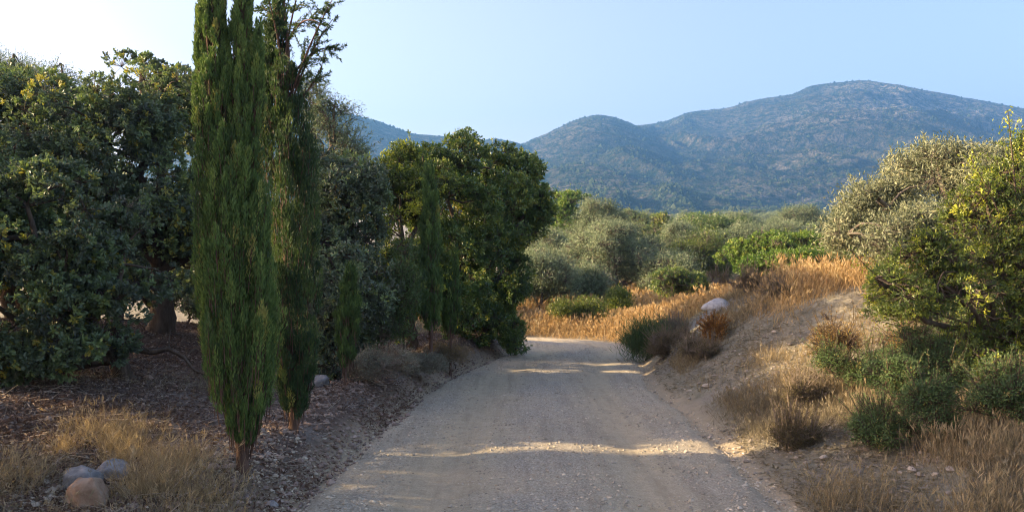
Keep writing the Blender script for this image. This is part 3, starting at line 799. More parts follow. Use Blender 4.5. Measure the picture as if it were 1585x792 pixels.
for a0, a1, a2, n_ in [((445, 180), (470, 90), (515, 30), 16), ((450, 150), (480, 60), (520, -10), 14), ((440, 130), (430, 40), (410, -20), 16), ((440, 100), (450, 20), (470, -40), 16),
                       ((448, 60), (470, 15), (500, 40), 12), ((436, 150), (415, 90), (402, 70), 12), ((450, 170), (490, 130), (500, 95), 12), ((445, 90), (440, 10), (438, -60), 16), ((448, 120), (500, 60), (512, 80), 12), ((442, 60), (425, 20), (402, 10), 14)]:
    dy = rng.normal() * .15
    arch_spray(pt(*a0, Yc), pt(*a1, Yc + dy), pt(*a2, Yc + dy * 2), n_)
tube(tw, np.array([pt(448, 260, Yc), pt(444, 160, Yc), pt(446, 80, Yc), pt(440, 10, Yc), pt(440, -50, Yc)]), [.028, .022, .016, .010, .004], 8)
for gg in (g, tw): gg.v = [v - b2 for v in gg.v]
link('crown', g.mesh('open_crown', M['juniper']), cy2)['label'] = 'thin open arching top sprays'
link('branch', tw.mesh('branch', M['bark_red'], True), cy2)

cypress('cypress_tree', 'small dark sapling cypress on a bare thin stem at the berm', 533, 612, 9.4,
        [(572, 530, 538), (560, 524, 548), (520, 522, 556), (480, 524, 556), (455, 530, 552)], [(542, 425, 541, 460, 10, 40)], 150, 90, 23, L=.045, pr=.05, pl=.26, tm=.28, trunk_r=.016)
cypress('cypress_tree', 'slim spire cypress standing in front of the domed carob', 668, 530, 12.4,
        [(515, 662, 674), (480, 652, 682), (420, 650, 682), (360, 652, 680), (310, 656, 676)], [(664, 268, 665, 320, 8, 60)], 300, 70, 24, L=.06, pr=.06, pl=.4, tm=.42, trunk_r=.03)
cypress('cypress_tree', 'short spire cypress with pointed top close beside the slim spire one', 697, 530, 12.9,
        [(518, 690, 703), (490, 684, 711), (450, 684, 711), (425, 689, 707)], [(704, 396, 700, 430, 7, 30), (690, 402, 692, 435, 6, 25)], 150, 70, 25, L=.06, pr=.055, pl=.34, tm=.34, trunk_r=.025)

# --- grey shrubs along the berm
GREY = dict(clumps=60, cr=.12, ros=16, lv=9, L=.028, ar=.25, inner=.7, fwd=.8, off=1.0, tm=.5, ts=.2, young=.05, shoots=40, sl=.2, sn=22, floor=-.2, up=.6)
for i, (px, Y, rx, rz, lab, mt, gt) in enumerate([
        (597, 9.9, .46, .52, 'rounded grey-green shrub beside the sapling cypress stem', 'grey', .55),
        (588, 11.2, .30, .75, 'tall grey twiggy shrub behind the rounded grey-green shrub', 'grey', .25),
        (648, 11.6, .42, .38, 'low greyish shrub on the berm below the young light green olive', 'grey', .45),
        (690, 13.0, .5, .40, 'pale lilac-grey dry shrub on the berm below the two spire cypresses', 'heather', .6)]):
    x = pt(px, 0, Y)[0]; z = hz(x, Y)
    tree('grey_shrub', lab, 'shrub', (x, Y), [(np.array([x, Y, z + rz * .5]), np.array([rx, rx, rz * .55]))], S(GREY, tm=gt), M[mt], M['twig_pale'], 60 + i, .02, crown='foliage', trunk='stem', fork=.3)

# --- trees beyond the bend, named one by one
mids = [
    ('olive_tree', 'small round silvery olive with dark stem beside the bend, nearest of the valley olives', 835, 25, [(835, 425, 54, 44, 1.2), (812, 440, 30, 36, .8), (864, 440, 32, 36, .8)], 'olive', S(OLIVE, tm=.6), 150, .08),
    ('olive_tree', 'wide silver-green olive with branching trunk above the golden grass', 955, 30, [(950, 388, 66, 44, 1.8), (902, 408, 40, 46, 1.3), (1005, 408, 42, 42, 1.4), (935, 368, 38, 30, 1.2), (985, 432, 36, 26, 1.0)], 'olive', S(OLIVE, tm=.62), 250, .16),
    ('olive_tree', 'low bushy olive between the round silvery olive and the wide one', 905, 26.5, [(903, 444, 42, 36, 1.0)], 'olive', S(OLIVE, tm=.58), 110, .07),
    ('olive_tree', 'green-tinged olive dome in front of the forest, beyond the white boulder', 1090, 31, [(1085, 398, 48, 40, 1.5), (1060, 420, 30, 28, 1.0), (1120, 415, 25, 28, 1.0)], 'mastic', S(OLIVE, tm=.4), 150, .12),
    ('carob_tree', 'bright green carob rising right behind the domed roadside carob', 880, 42, [(885, 322, 38, 30, 2.0), (862, 345, 40, 40, 2.0), (840, 310, 30, 25, 1.5)], 'lentisk', CAROB, 170, .2),
    ('olive_tree', 'grey olive with tall rounded crown behind the wide silver-green one', 925, 38, [(925, 335, 32, 28, 1.4), (912, 360, 38, 30, 1.4), (955, 355, 28, 28, 1.3)], 'olive', S(OLIVE, tm=.42), 130, .15),
    ('carob_tree', 'deep green round carob among grey olives in the valley', 1020, 55, [(1015, 352, 42, 22, 2.2), (1040, 372, 30, 20, 2.0), (1070, 385, 30, 20, 1.6)], 'carob_far', S(CAROB, tm=.6), 150, .2),
    ('mastic_bush', 'bright green spreading mastic dome behind the grassy bank', 1195, 26, [(1180, 385, 55, 24, 1.5), (1225, 378, 55, 18, 1.5), (1145, 395, 35, 18, 1.2)], 'lentisk', S(CAROB, tm=.5), 200, .08),
    ('mastic_bush', 'low yellow-green mastic in front of the spreading mastic dome', 1230, 19, [(1225, 405, 45, 18, 1.0), (1270, 402, 32, 18, .9), (1180, 412, 35, 12, .7)], 'lentisk', S(CAROB, tm=.42), 150, .05),
    ('mastic_bush', 'dark green low bush below the green-tinged olive dome', 1045, 23, [(1042, 438, 36, 20, .8), (1075, 442, 28, 17, .6)], 'carob_far', S(CAROB, tm=.5), 70, .05),
    ('olive_tree', 'large umbrella-shaped olive standing above the forest, beside the big right-hand olive', 1240, 62, [(1240, 338, 38, 20, 2.3), (1215, 352, 30, 18, 2.0), (1265, 355, 25, 20, 1.8)], 'olive', S(OLIVE, tm=.3), 130, .22),
    ('olive_tree', 'low spreading olive filling the dip between the wide silver-green olive and the dark low bush', 1030, 28.5, [(1030, 425, 36, 28, 1.0), (1055, 415, 28, 24, .9)], 'olive', S(OLIVE, tm=.55), 110, .09),
    ('olive_tree', 'silvery olive half hidden behind the small round silvery one at the bend', 850, 33, [(845, 385, 36, 28, 1.3), (872, 395, 30, 26, 1.1)], 'olive', S(OLIVE, tm=.62), 110, .11),
    ('olive_tree', 'mid-sized olive with rounded crown between the green-tinged dome and the umbrella-shaped olive', 1150, 75, [(1145, 345, 26, 18, 1.8), (1165, 352, 20, 14, 1.5)], 'olive', OLIVE, 90, .16),
    ('olive_tree', 'small dark-stemmed olive just behind the green-tinged dome', 1050, 44, [(1052, 362, 26, 22, 1.3), (1068, 375, 20, 18, 1.1)], 'olive', S(OLIVE, tm=.6), 90, .12),
    ('carob_tree', 'dark carob wedged between the tall grey olive and the deep green round carob', 975, 50, [(978, 348, 24, 26, 1.6), (985, 370, 22, 22, 1.4)], 'carob', S(CAROB, tm=.5), 90, .16),
    ('olive_tree', 'pale silver olive in front of the umbrella-shaped one', 1215, 45, [(1215, 362, 38, 18, 1.6), (1160, 365, 28, 20, 1.4)], 'olive', S(OLIVE, tm=.65), 100, .14),
]
for i, (nm, lab, px, Y, bl, mt, sp, ncl, tr_) in enumerate(mids):
    k = Y / 12.0
    spec = S(sp, clumps=ncl, cr=sp['cr'] * (.85 + .22 * k), ros=20, lv=9, L=sp['L'] * (.75 + .22 * k), ar=min(.5, sp['ar'] * 1.25), sl=.3 + .1 * k, shoots=30, sn=14, br=60, twr=.008)
    if spec.get('shape') == 'oval': spec['shape'] = 'diamond'
    low = 'bush' in nm
    tree(nm, lab, 'bush' if low else 'tree', (pt(px, 0, Y)[0], Y), [blob(a, b, Y + (j % 3 - 1) * .3, c, d, e) for j, (a, b, c, d, e) in enumerate(bl)], spec, M[mt], M['bark_olive'], 100 + i, tr_, fork=.35,
         crown='foliage' if low else 'crown', trunk='stem' if low else 'trunk')

# --- valley olives: a few built, the rest copies that share their meshes
protos = []
rng = np.random.default_rng(9)
for k in range(6):
    cx_, Yp = 0, 0
    R = np.array([2.4, 2.4, 1.7]) * (1, .9, 1.1, .8, 1.05, .9)[k]
    bl = [(np.array([rng.normal() * .9, rng.normal() * .9, 3.0 + rng.normal() * .35]), R * rng.uniform(.6, .85)) for _ in range(4)]
    sp = S(OLIVE, clumps=90, cr=.62, ros=24, lv=9, L=.15, ar=.4, inner=.4, ts=.1, lump=.25, dome=1.4, shoots=0, sl=.8, sn=12, br=20, twr=.02, tm=(.45, .6, .4, .35, .4, .45)[k])
    protos.append(tree('olive_tree' if k < 4 else 'carob_tree', 'grey-green olive in the forest filling the valley floor' if k < 4 else 'dark green carob in the forest filling the valley floor', 'tree', (0, 0), bl, sp,
                       M['olive' if k in (0, 1, 3) else ('olive_dull' if k == 2 else ('carob_far' if k == 4 else 'lentisk'))], M['bark_olive'], 300 + k, .2, group='olives of the valley forest' if k < 4 else 'carobs of the valley forest', zb=0.0))
def place_copy(proto, first, x, y, s, rz, zs=1.0):
    if first: o = proto
    else:
        o = proto.copy(); scene.collection.objects.link(o)
        for ch in proto.children:
            c = ch.copy(); c.parent = o; scene.collection.objects.link(c)
    o.location = (x, y, hz(x, y) - .15); o.rotation_euler = (0, 0, rz); o.scale = (s, s, s * zs)
    return o
used = set(); cnt = 0
cand = []
for Y in np.geomspace(46, 430, 30):
    step = max(6.5, Y * .048)
    pxs = np.arange(760, 1600, step / Y * FPX)
    for q in pxs:
        cand.append((q + rng.normal() * step * .25 / Y * FPX, Y + rng.normal() * Y * .02))
for q, Y in cand:
    if Y < 60 and 1130 < q: pass
    x = (q - 792.5) / FPX * Y
    if q < 770 or q > 1450 or cnt >= 290: continue
    k = rng.choice([0, 1, 2, 3, 0, 3, 1, 4, 4, 5, 2, 3, 1, 0, 3])
    s = rng.uniform(.75, 1.4) * (1 if Y < 150 else 1.3)
    s = min(s, (EYE + .088 * Y - hz(x, Y)) / 5.4)
    place_copy(protos[k], k not in used, x, Y, s, rng.random() * 6.28, rng.uniform(.8, 1.1)); used.add(k); cnt += 1
print('valley trees', cnt)
# orchard carobs farther back on the left, seen between the near ones (copies of one far carob)
back = [(-9.8, 18.6, 1.05), (-14, 19, 1.1), (-18, 21, 1.3), (-6.6, 17.6, .85), (-12.5, 15.2, .95), (-13.5, 21.8, 1.0), (-16.5, 15.5, 1.1), (-9.9, 22.8, .9), (-6.2, 23.7, .8), (-4.2, 23.6, .62)]
bl = [(np.array([0, 0, 2.6]), np.array([2.0, 2.0, 1.5])), (np.array([1.2, .5, 2.2]), np.array([1.3, 1.3, 1.3])), (np.array([-1.2, -.4, 2.0]), np.array([1.3, 1.4, 1.2])), (np.array([.2, -1.2, 1.8]), np.array([1.2, 1.1, 1.1]))]
bp = tree('carob_tree', 'dark carob standing farther back in the shaded orchard', 'tree', (0, 0), bl, S(CAROB, clumps=220, cr=.32, ros=14, lv=8, L=.13, shape='diamond', tm=.4, br=40), M['carob'], M['bark'], 330, .2, group='carobs at the back of the orchard', zb=0.0)
for i, (x, y, s) in enumerate(back):
    place_copy(bp, i == 0, x, y, s, i * 1.7)
# carobs just outside the picture whose shade falls over the road
sp_ = [(-6.9, 4.4, 1.0), (-7.2, .6, 1.12), (-7.4, -3.2, 1.1), (-11.2, 4.6, 1.15), (-11.4, .2, 1.2), (-11.3, 11.2, 1.0), (-9.8, 10.2, .95)]
for i, (x, y, s) in enumerate(sp_):
    o = place_copy(bp, False, x, y, s, 1 + i * 2.1)
    o['label'] = 'carob beside the road outside the picture, shading the track'; o['group'] = 'carobs shading the track'

# --- right-hand side
tree('olive_tree', 'big dull grey-green olive on top of the bank, behind the leafy mastic', 'tree', (pt(1475, 0, 12.5)[0], 12.5),
     [blob(1455, 275, 12.5, 85, 52, 1.4), blob(1375, 320, 12, 62, 55, 1.2), blob(1335, 365, 11.8, 45, 45, 1.0), blob(1420, 360, 11.8, 80, 65, 1.2), blob(1530, 290, 12.6, 75, 60, 1.3), blob(1530, 380, 12, 80, 75, 1.3), blob(1620, 330, 12.6, 80, 90, 1.3)],
     S(OLIVE, clumps=460, cr=.23, ros=20, lv=11, L=.07, ar=.27, shoots=170, sl=.35, tm=.5, inner=.75), M['olive_dull'], M['bark_olive'], 30, .2, fork=.4)
tree('mastic_tree', 'leafy mastic with open twiggy branches and yellow-green tips overhanging the bank', 'tree', (pt(1600, 0, 7.2)[0], 7.2),
     [blob(1530, 330, 7.2, 55, 70, .5), blob(1470, 450, 6.9, 80, 50, .5), blob(1555, 450, 7.1, 60, 90, .6), blob(1385, 445, 6.9, 48, 42, .4), blob(1520, 550, 6.9, 80, 45, .5), blob(1600, 330, 7.3, 60, 130, .6), blob(1440, 390, 7.1, 45, 35, .4), blob(1600, 560, 7, 60, 80, .5)],
     S(CAROB, clumps=400, cr=.13, ros=13, lv=9, L=.032, ar=.36, inner=.9, tm=.48, ts=.2, young=.14, shoots=150, sl=.3, sn=26, even=.35, br=230, gs=.35), M['mastic'], M['bark'], 31, .07, fork=.3, lean=(0, 0))
# tall shoot on the mastic
rng = np.random.default_rng(77)
ms = [o for o in scene.objects if o.name.startswith('mastic_tree') and 'overhanging' in o['label']][0]
g = Geo(); tw = Geo()
for pts_ in ([(1575, 330), (1568, 250), (1560, 172)], [(1560, 360), (1530, 290), (1500, 240)], [(1590, 350), (1590, 270), (1583, 205)], [(1500, 400), (1450, 380), (1415, 370)], [(1480, 470), (1400, 440), (1345, 440)],
             [(1500, 560), (1440, 510), (1350, 495)], [(1500, 500), (1400, 480), (1315, 385)]):
    P = np.array([pt(*pts_[0], 7.1), pt(*pts_[1], 7.05), pt(*pts_[2], 7.0)])
    t = np.linspace(0, 1, 16)[:, None]; Q = (1 - t) ** 2 * P[0] + 2 * t * (1 - t) * P[1] + t * t * P[2]
    tube(tw, Q, np.linspace(.010, .003, 16), 6)
    n_ = 260; tt = rng.random(n_) ** .8; idx = (tt * 15).astype(int)
    side = rng.normal(size=(n_, 3)) * .045
    D = norm(norm(P[2] - P[0]) * .8 + rng.normal(size=(n_, 3)) * .7)
    leaves(g, Q[idx] + side, D, .034 * rng.uniform(.6, 1.2, n_), .013, np.clip(rng.normal(.6, .18, n_) + .3 * (tt > .85), 0, 1), rng, 'oval', .2)
for gg in (g, tw): gg.v = [v - np.array(ms.location) for v in gg.v]
link('branch', tw.mesh('branch', M['twig'], True), ms)
link('shoot', g.mesh('shoot', M['mastic']), ms)['label'] = 'yellow-green young shoots'

SH = dict(clumps=120, cr=.11, ros=16, lv=10, L=.020, ar=.42, inner=.8, fwd=.7, off=.9, tm=.48, ts=.2, young=.05, shoots=130, sl=.26, sn=26, floor=-.4, up=.5, br=90, lump=.5, even=.2, gs=.22)
def bush(name, label, px, Y, rx, ry, rz, mt, spec, seed, barkm='twig', dz=.0, cat='shrub'):
    x = pt(px, 0, Y)[0]; z = hz(x, Y)
    rg = np.random.default_rng(seed + 999)
    bl = [(np.array([x, Y, z + rz * .5 + dz]), np.array([rx * .75, ry * .75, rz * .55]))]
    for k in range(3):
        bl.append((np.array([x + rg.normal() * rx * .6, Y + rg.normal() * ry * .5, z + rz * rg.uniform(.2, .6) + dz]), np.array([rx * rg.uniform(.35, .6), ry * .5, rz * rg.uniform(.3, .55)])))
    return tree(name, label, cat, (x, Y), bl, spec, M[mt], M[barkm], seed, .018, crown='foliage', trunk='stem', fork=.25, stems=2)
bush('green_shrub', 'fine-leaved green shrub below the mastic branches, beside the bare stony patch', 1425, 7.0, .56, .5, .68, 'shrub', S(SH, clumps=300), 40)
bush('green_shrub', 'dark bluish green shrub with rusty tips in the bottom corner of the picture', 1560, 5.8, .42, .38, .55, 'shrub', S(SH, clumps=220, tm=.32, young=.1), 41)
bush('green_shrub', 'small olive-green shrub tucked under the mastic, behind the fine-leaved one', 1530, 7.6, .5, .4, .55, 'shrub', S(SH, clumps=120, tm=.38), 42)
bush('thorny_shrub', 'dry orange-brown thorny shrub on the bank slope', 1292, 8.9, .42, .38, .62, 'dryleaf', S(SH, clumps=120, ros=12, lv=6, L=.018, shoots=90, tm=.45, even=.3, inner=.9), 43, 'twig')
bush('broom_bush', 'spiky dark green rush-like bush at the road edge near the bend', 1000, 15.2, .30, .3, .62, 'shrub', S(SH, clumps=70, L=.16, ar=.06, lift=1.2, ros=10, lv=8, shoots=40, tm=.25), 44)
bush('russet_shrub', 'small orange russet shrub on the bank below the white boulder', 1103, 12.4, .22, .22, .3, 'russet', S(SH, clumps=50, L=.035, ros=10, lv=7), 45)
bush('green_shrub', 'fresh green broad-leaved bush in the dry grass beyond the bend', 905, 22.6, .85, .6, .75, 'mastic', S(SH, clumps=110, cr=.2, L=.07, ar=.28, lv=8, lift=.5, ros=12), 46)
bush('green_shrub', 'second fresh green bush, smaller and higher, beside the golden grass', 955, 24.0, .6, .5, .8, 'mastic', S(SH, clumps=70, cr=.2, L=.09, ar=.28, lv=8, lift=.5, ros=12, tm=.5), 47)
bush('green_shrub', 'low sprawling green weed-like shrub at the foot of the fine-leaved green shrub', 1370, 6.3, .34, .3, .26, 'shrub', S(SH, clumps=110, tm=.5), 48)
bush('green_shrub', 'small rounded green shrub between the dry thorny shrub and the fine-leaved green shrub', 1345, 7.9, .32, .3, .42, 'shrub', S(SH, clumps=100, tm=.5), 49)
bush('mastic_bush', 'low leafy mastic bush under the big olive, behind the dry thorny shrub', 1400, 9.6, .6, .5, .7, 'mastic', S(SH, clumps=130, L=.035, tm=.45), 39)
hl = [('low greyish heather cushion at the road edge just behind the rush-like bush', 1020, 13.8, .5, .4, .34), ('heather cushion between the russet shrub and the rush-like bush', 1055, 13.2, .5, .4, .34),
      ('grey-brown heather cushion on the bank slope under the russet shrub', 1085, 11.9, .42, .32, .22), ('dull green cushion shrub on top of the bank below the white boulder', 1045, 15.3, .45, .4, .4),
      ('flat dry cushion shrub on the bank top beyond the russet shrub', 1200, 12.6, .5, .35, .26), ('brown twiggy cushion shrub beside the white boulder', 1160, 14.2, .6, .4, .42),
      ('dry cushion shrub with straw tips under the dry thorny shrub', 1235, 8.1, .26, .26, .28), ('pale dry cushion shrub at the foot of the bank nearest the camera', 1215, 7.0, .3, .25, .26)]
for i, (lab, px, Y, rx, ry, rz) in enumerate(hl):
    bush('heather_cushion', lab, px, Y, rx, ry, rz, 'heather' if i != 3 else 'grey', S(SH, clumps=70, cr=.09, L=.022, ar=.3, tm=.4, ros=14, lv=8, lift=.5), 50 + i, 'twig_pale')

# ------------------------------------------------------------------ rocks
def rock_geo(sx, sy, sz, seed, n=22, flat=.3):
    u = np.linspace(0, math.pi, n); v = np.linspace(0, 2 * math.pi, 2 * n, endpoint=False)
    U, Vv = np.meshgrid(u, v, indexing='ij')
    D = np.stack([np.sin(U) * np.cos(Vv), np.sin(U) * np.sin(Vv), np.cos(U)], -1)
    r = 1 + .22 * fbm(D[..., 0] * 1.6 + seed, D[..., 1] * 1.6, D[..., 2] * 1.6, oct=2, seed=seed) + .10 * fbm(D[..., 0] * 5 + seed, D[..., 1] * 5, D[..., 2] * 5, oct=3, seed=seed + 3)
    rg = np.random.default_rng(seed)
    for _ in range(18):   # planar facets
        nrm = norm(rg.normal(size=3)); dd = rg.uniform(.62, .86)
        dot = D @ nrm
        r = np.where(dot > .05, np.minimum(r, dd / np.maximum(dot, .05)), r)
    r = r * (1 + .035 * fbm(D[..., 0] * 9 + seed, D[..., 1] * 9, D[..., 2] * 9, oct=3, seed=seed + 9))
    V = D * r[..., None] * np.array([sx, sy, sz])
    V[..., 2] = np.maximum(V[..., 2], -sz * flat)
    g = Geo(); m2 = 2 * n
    i = np.arange(n - 1)[:, None] * m2 + np.arange(m2)[None]; j = np.arange(n - 1)[:, None] * m2 + (np.arange(m2)[None] + 1) % m2
    g.add(V.reshape(-1, 3), np.stack([i, i + m2, j + m2, j], -1).reshape(-1, 4), .5)
    return g
def rock(label, px, py, Y, sx, sy, sz, mat, seed, rz=0, emb=.1):
    x = pt(px, 0, Y)[0]
    o = tag(link('rock', rock_geo(sx, sy, sz, seed).mesh('rock', M[mat], True)), label, 'rock')
    o.location = (x, Y, hz(x, Y) + sz * emb); o.rotation_euler = (0, 0, rz)
    return o
rock('flat grey limestone rock, larger of the grey pair beside the rusty one', 128, 735, 5.15, .155, .13, .13, 'limestone', 5, .3, .35)
rock('smaller grey limestone rock touching the straw tuft behind the flat one', 178, 722, 5.5, .13, .12, .11, 'limestone', 9, 1.1, .35)
rock('rust-stained squarish rock in front of the two grey ones', 138, 772, 4.75, .135, .12, .14, 'redstone', 17, .2, .35)
rock('small blue-grey stone beside the road edge near the tallest cypress', 420, 762, 5.5, .05, .04, .03, 'limestone', 22, 0, .3)
rock('long white boulder lying on the crest of the bank', 1112, 458, 14.2, .32, .24, .18, 'whitestone', 36, .35, .6)
rock('pale stone half buried on the stony verge under the smaller green shrubs', 1490, 735, 5.9, .07, .06, .04, 'limestone', 37, .4, .2)
rock('pale limestone lump on the berm beside the sapling cypress', 495, 570, 9.9, .17, .13, .12, 'limestone', 41, .4, .3)

# fallen dead branch in the orchard
g = Geo(); rng = np.random.default_rng(15)
zb = hz(pt(260, 0, 8.8)[0], 8.8)
main = np.array([pt(x_, y_, Y_) for x_, y_, Y_ in [(205, 540, 8.9), (235, 545, 8.9), (262, 540, 8.9), (285, 553, 8.8), (300, 572, 8.7), (318, 580, 8.6)]])
tube(g, main, [.030, .026, .022, .018, .013, .007], 8, rough=.45)
for k_, (dx, dz_) in zip([1, 1, 2, 2, 3, 3, 4], [(-.10, .14), (.12, .2), (.15, .10), (-.05, .2), (.16, .12), (.05, -.12), (.2, .04)]):
    q = main[k_]; e_ = q + np.array([dx, rng.normal() * .1, dz_])
    P = bez(q, e_, rng.normal(size=3) * .03, 6, rng); tube(g, P, np.linspace(.010, .003, 6), 5)
o = tag(link('fallen_branch', g.mesh('fallen_branch', M['bark'], True)), 'dead crooked branch lying near the ground behind the tallest cypress', 'branch')

# ------------------------------------------------------------------ scattered ground cover
def scatter(n, xr, yr, fn, rng):
    x = rng.uniform(*xr, n); y = rng.uniform(*yr, n) if not callable(yr) else yr(rng.random(n))
    d, hw, s = road_coord(x, y); e = np.abs(d) - hw
    k = rng.random(n) < fn(x, y, d, e, s)
    vis = (np.abs(x) < y * .68 + .6)
    k &= vis
    return x[k], y[k], d[k], e[k]

def road_lift(x, y):
    d, hw, s_ = road_coord(x, y); t = d / hw
    edge = 1.0 + .07 * fbm(x * 1.3, y * 1.3, oct=4, seed=31)
    ins = 1 - sstep(-.15, .02, np.abs(t) - edge)
    return ins * (.037 - .022 * np.exp(-((np.abs(t) - .47) / .14) ** 2) + .012 * np.exp(-(t / .25) ** 2) + .010 * fbm(x * 4, y * 4, oct=4, seed=41, gain=.65) + .018 * fbm(x * .8, y * .8, oct=2, seed=42))

def stones(name, label, x, y, r, mat, rng, squash=.6, sink=.25, tm=.5):
    n = len(x); z = height(x, y) + road_lift(x, y)
    th = np.array([0, 1, 2, 3, 4]) * 2 * math.pi / 5
    V = []
    rot = rng.random(n) * 6.28; el = rng.uniform(.6, 1.3, n)
    for zz, rr in ((.75, .5), (0.05, 1.0), (-.6, .7)):
        for a in th:
            ra = r * rr * rng.uniform(.75, 1.2, n)
            cx_, sy_ = np.cos(a) * ra * el, np.sin(a) * ra / el
            V.append(np.stack([x + cx_ * np.cos(rot) - sy_ * np.sin(rot), y + cx_ * np.sin(rot) + sy_ * np.cos(rot), z + r * squash * (zz + 1 - 2 * sink) * rng.uniform(.8, 1.2, n)], 1))
    V.append(np.stack([x + r * .1, y, z + r * squash * (.95 + 1 - 2 * sink)], 1))
    V = np.stack(V, 1); b = np.arange(n)[:, None] * 16
    Q = np.concatenate([b + np.array([[5 * l + 5 + j, 5 * l + 5 + (j + 1) % 5, 5 * l + (j + 1) % 5, 5 * l + j]]) for l in range(2) for j in range(5)])
    T = np.concatenate([b + np.array([[15, j, (j + 1) % 5]]) for j in range(5)])
    g = Geo(); g.add(V, Q, np.repeat(np.clip(rng.normal(tm, .2, n), 0, 1), 16)); g.t.append(T)
    return tag(link(name, g.mesh(name, M[mat])), label, name.replace('_', ' '), kind='stuff')

rng = np.random.default_rng(400)
yr = lambda u: 4.2 * (19.0 / 4.2) ** u
x, y, d, e = scatter(90000, (-2.5, 3.6), yr, lambda x, y, d, e, s: (e < .1) * np.clip(.6 - .62 * np.exp(-((np.abs(d) - .8) / .22) ** 2) + .5 * fbm(x * 1.5, y * 1.5, oct=2, seed=2), 0.02, 1), rng)
stones('gravel', 'small grey gravel strewn along the dirt road', x, y, rng.gamma(1.8, .0023, len(x)) + .0022, 'gravel', rng, .6, .3)
x, y, d, e = scatter(60000, (-7, 0.5), yr, lambda x, y, d, e, s: (d < 0) * (e > -.15) * np.clip(1.0 * np.exp(-((e - .4) / .5) ** 2) + .22 + .5 * fbm(x * 1.1, y * 1.1, oct=2, seed=3), 0, 1), rng)
stones('rubble', 'stones and clods heaped on the berm beside the trees', x, y, rng.gamma(1.6, .0052, len(x)) + .003, 'rubble', rng, .7, .25)
x, y, d, e = scatter(70000, (1.5, 8), yr, lambda x, y, d, e, s: (d > 0) * (e > -.1) * sstep(-.3, .9, e) * np.clip(.35 + .9 * fbm(x * .9, y * .9, oct=2, seed=4), 0.02, 1), rng)
stones('rubble', 'loose stones on the slope of the bank', x, y, rng.gamma(1.6, .0045, len(x)) + .003, 'pebble', rng, .6, .25)

x, y, d, e = scatter(60000, (-6, -1.5), lambda u: 4.1 * (7.6 / 4.1) ** u, lambda x, y, d, e, s: (d < 0) * (e > .05) * (1 - sstep(6.0, 7.4, y + .4 * e)) * np.clip(.5 + .9 * fbm(x * 1.1, y * 1.1, oct=2, seed=44), 0, 1), rng)
stones('rubble', 'pale grey stone chips on the near verge around the three rocks', x, y, rng.gamma(1.7, .0042, len(x)) + .003, 'gravel', rng, .6, .25, .35)

# fallen leaves
x, y, d, e = scatter(300000, (-9, .4), yr, lambda x, y, d, e, s: (d < 0) * (e > -.05) * np.clip(.30 + .5 * sstep(.5, 2, e) + .7 * fbm(x * .8, y * .8, oct=2, seed=6), .03, 1), rng)
n = len(x); g = Geo()
P = np.stack([x, y, height(x, y) + rng.uniform(.002, .03, n)], 1); D = rng.normal(size=(n, 3)) * np.array([1, 1, .45]); L = rng.uniform(.02, .055, n)
leaves(g, P, D, L, L * rng.uniform(.25, .6, n), np.clip(rng.normal(.45, .2, n) + .15 * fbm(x, y, oct=2, seed=9), 0, 1), rng, 'diamond', .4, N=np.tile([[0, 0, 1.]], (n, 1)))
n = 1500; xx = rng.uniform(-5.5, -1.6, n); yy = 4.2 * (10 / 4.2) ** rng.random(n)
k = (road_coord(xx, yy)[0] < 0) & (np.abs(road_coord(xx, yy)[0]) > 1.9); xx = xx[k]; yy = yy[k]; n = len(xx)
D = norm(rng.normal(size=(n, 3)) * np.array([1, 1, .16])); LL = rng.uniform(.06, .24, n)
A_ = np.stack([xx, yy, height(xx, yy) + rng.uniform(.01, .04, n)], 1)
segs(g, A_, A_ + D * LL[:, None] + np.array([0, 0, .01]), .0022, .0014, 3, .95)
tag(link('leaf_litter', g.mesh('leaf_litter', M['litter'])), 'brown and grey fallen leaves under the orchard trees', 'leaf litter', kind='stuff')
x, y, d, e = scatter(200000, (1.8, 8), yr, lambda x, y, d, e, s: (d > 0) * (e > .1) * np.clip(.45 + .9 * fbm(x * .9, y * .9, oct=2, seed=16), .0, 1), rng)
n = len(x); g = Geo()
P = np.stack([x, y, height(x, y) + rng.uniform(.002, .03, n)], 1); D = rng.normal(size=(n, 3)) * np.array([1, 1, .25]); L = rng.uniform(.02, .08, n)
leaves(g, P, D, L, L * rng.uniform(.08, .3, n), np.clip(rng.normal(.5, .2, n), 0, 1), rng, 'diamond', .2, N=np.tile([[0, 0, 1.]], (n, 1)))
tag(link('leaf_litter', g.mesh('leaf_litter', M['pale'])), 'pale dry bits of grass and leaves on the bank slope', 'leaf litter', kind='stuff')

def grass(name, label, x, y, h, mat, rng, w=.005, lean=.35, heads=0.0, tm=.5, wind=(0.15, 0, 0)):
    n = len(x); P = np.stack([x, y, height(x, y) - .01], 1)
    D = norm(rng.normal(size=(n, 3)) * np.array([lean, lean, .05]) + np.array([0, 0, 1.]) + np.array(wind))
    g = Geo(); ti = np.clip(rng.normal(tm, .22, n) + .2 * fbm(x * .7, y * .7, oct=2, seed=12), 0, 1)
    leaves(g, P, D, h, np.broadcast_to(w, (n,)), ti, rng, 'blade', .22)
    k = rng.random(n) < heads
    if k.any():
        tip = P[k] + D[k] * (h[k] * .82)[:, None]
        m_ = 4
        leaves(g, np.repeat(tip, m_, 0) + rng.normal(size=(k.sum() * m_, 3)) * .01, norm(np.repeat(D[k], m_, 0) + rng.normal(size=(k.sum() * m_, 3)) * .25), np.repeat(h[k] * .2, m_), np.repeat(np.broadcast_to(w, (n,))[k] * 2.4, m_), np.repeat(np.clip(ti[k] + .2, 0, 1), m_), rng)
    return tag(link(name, g.mesh(name, M[mat])), label, 'grass', kind='stuff')

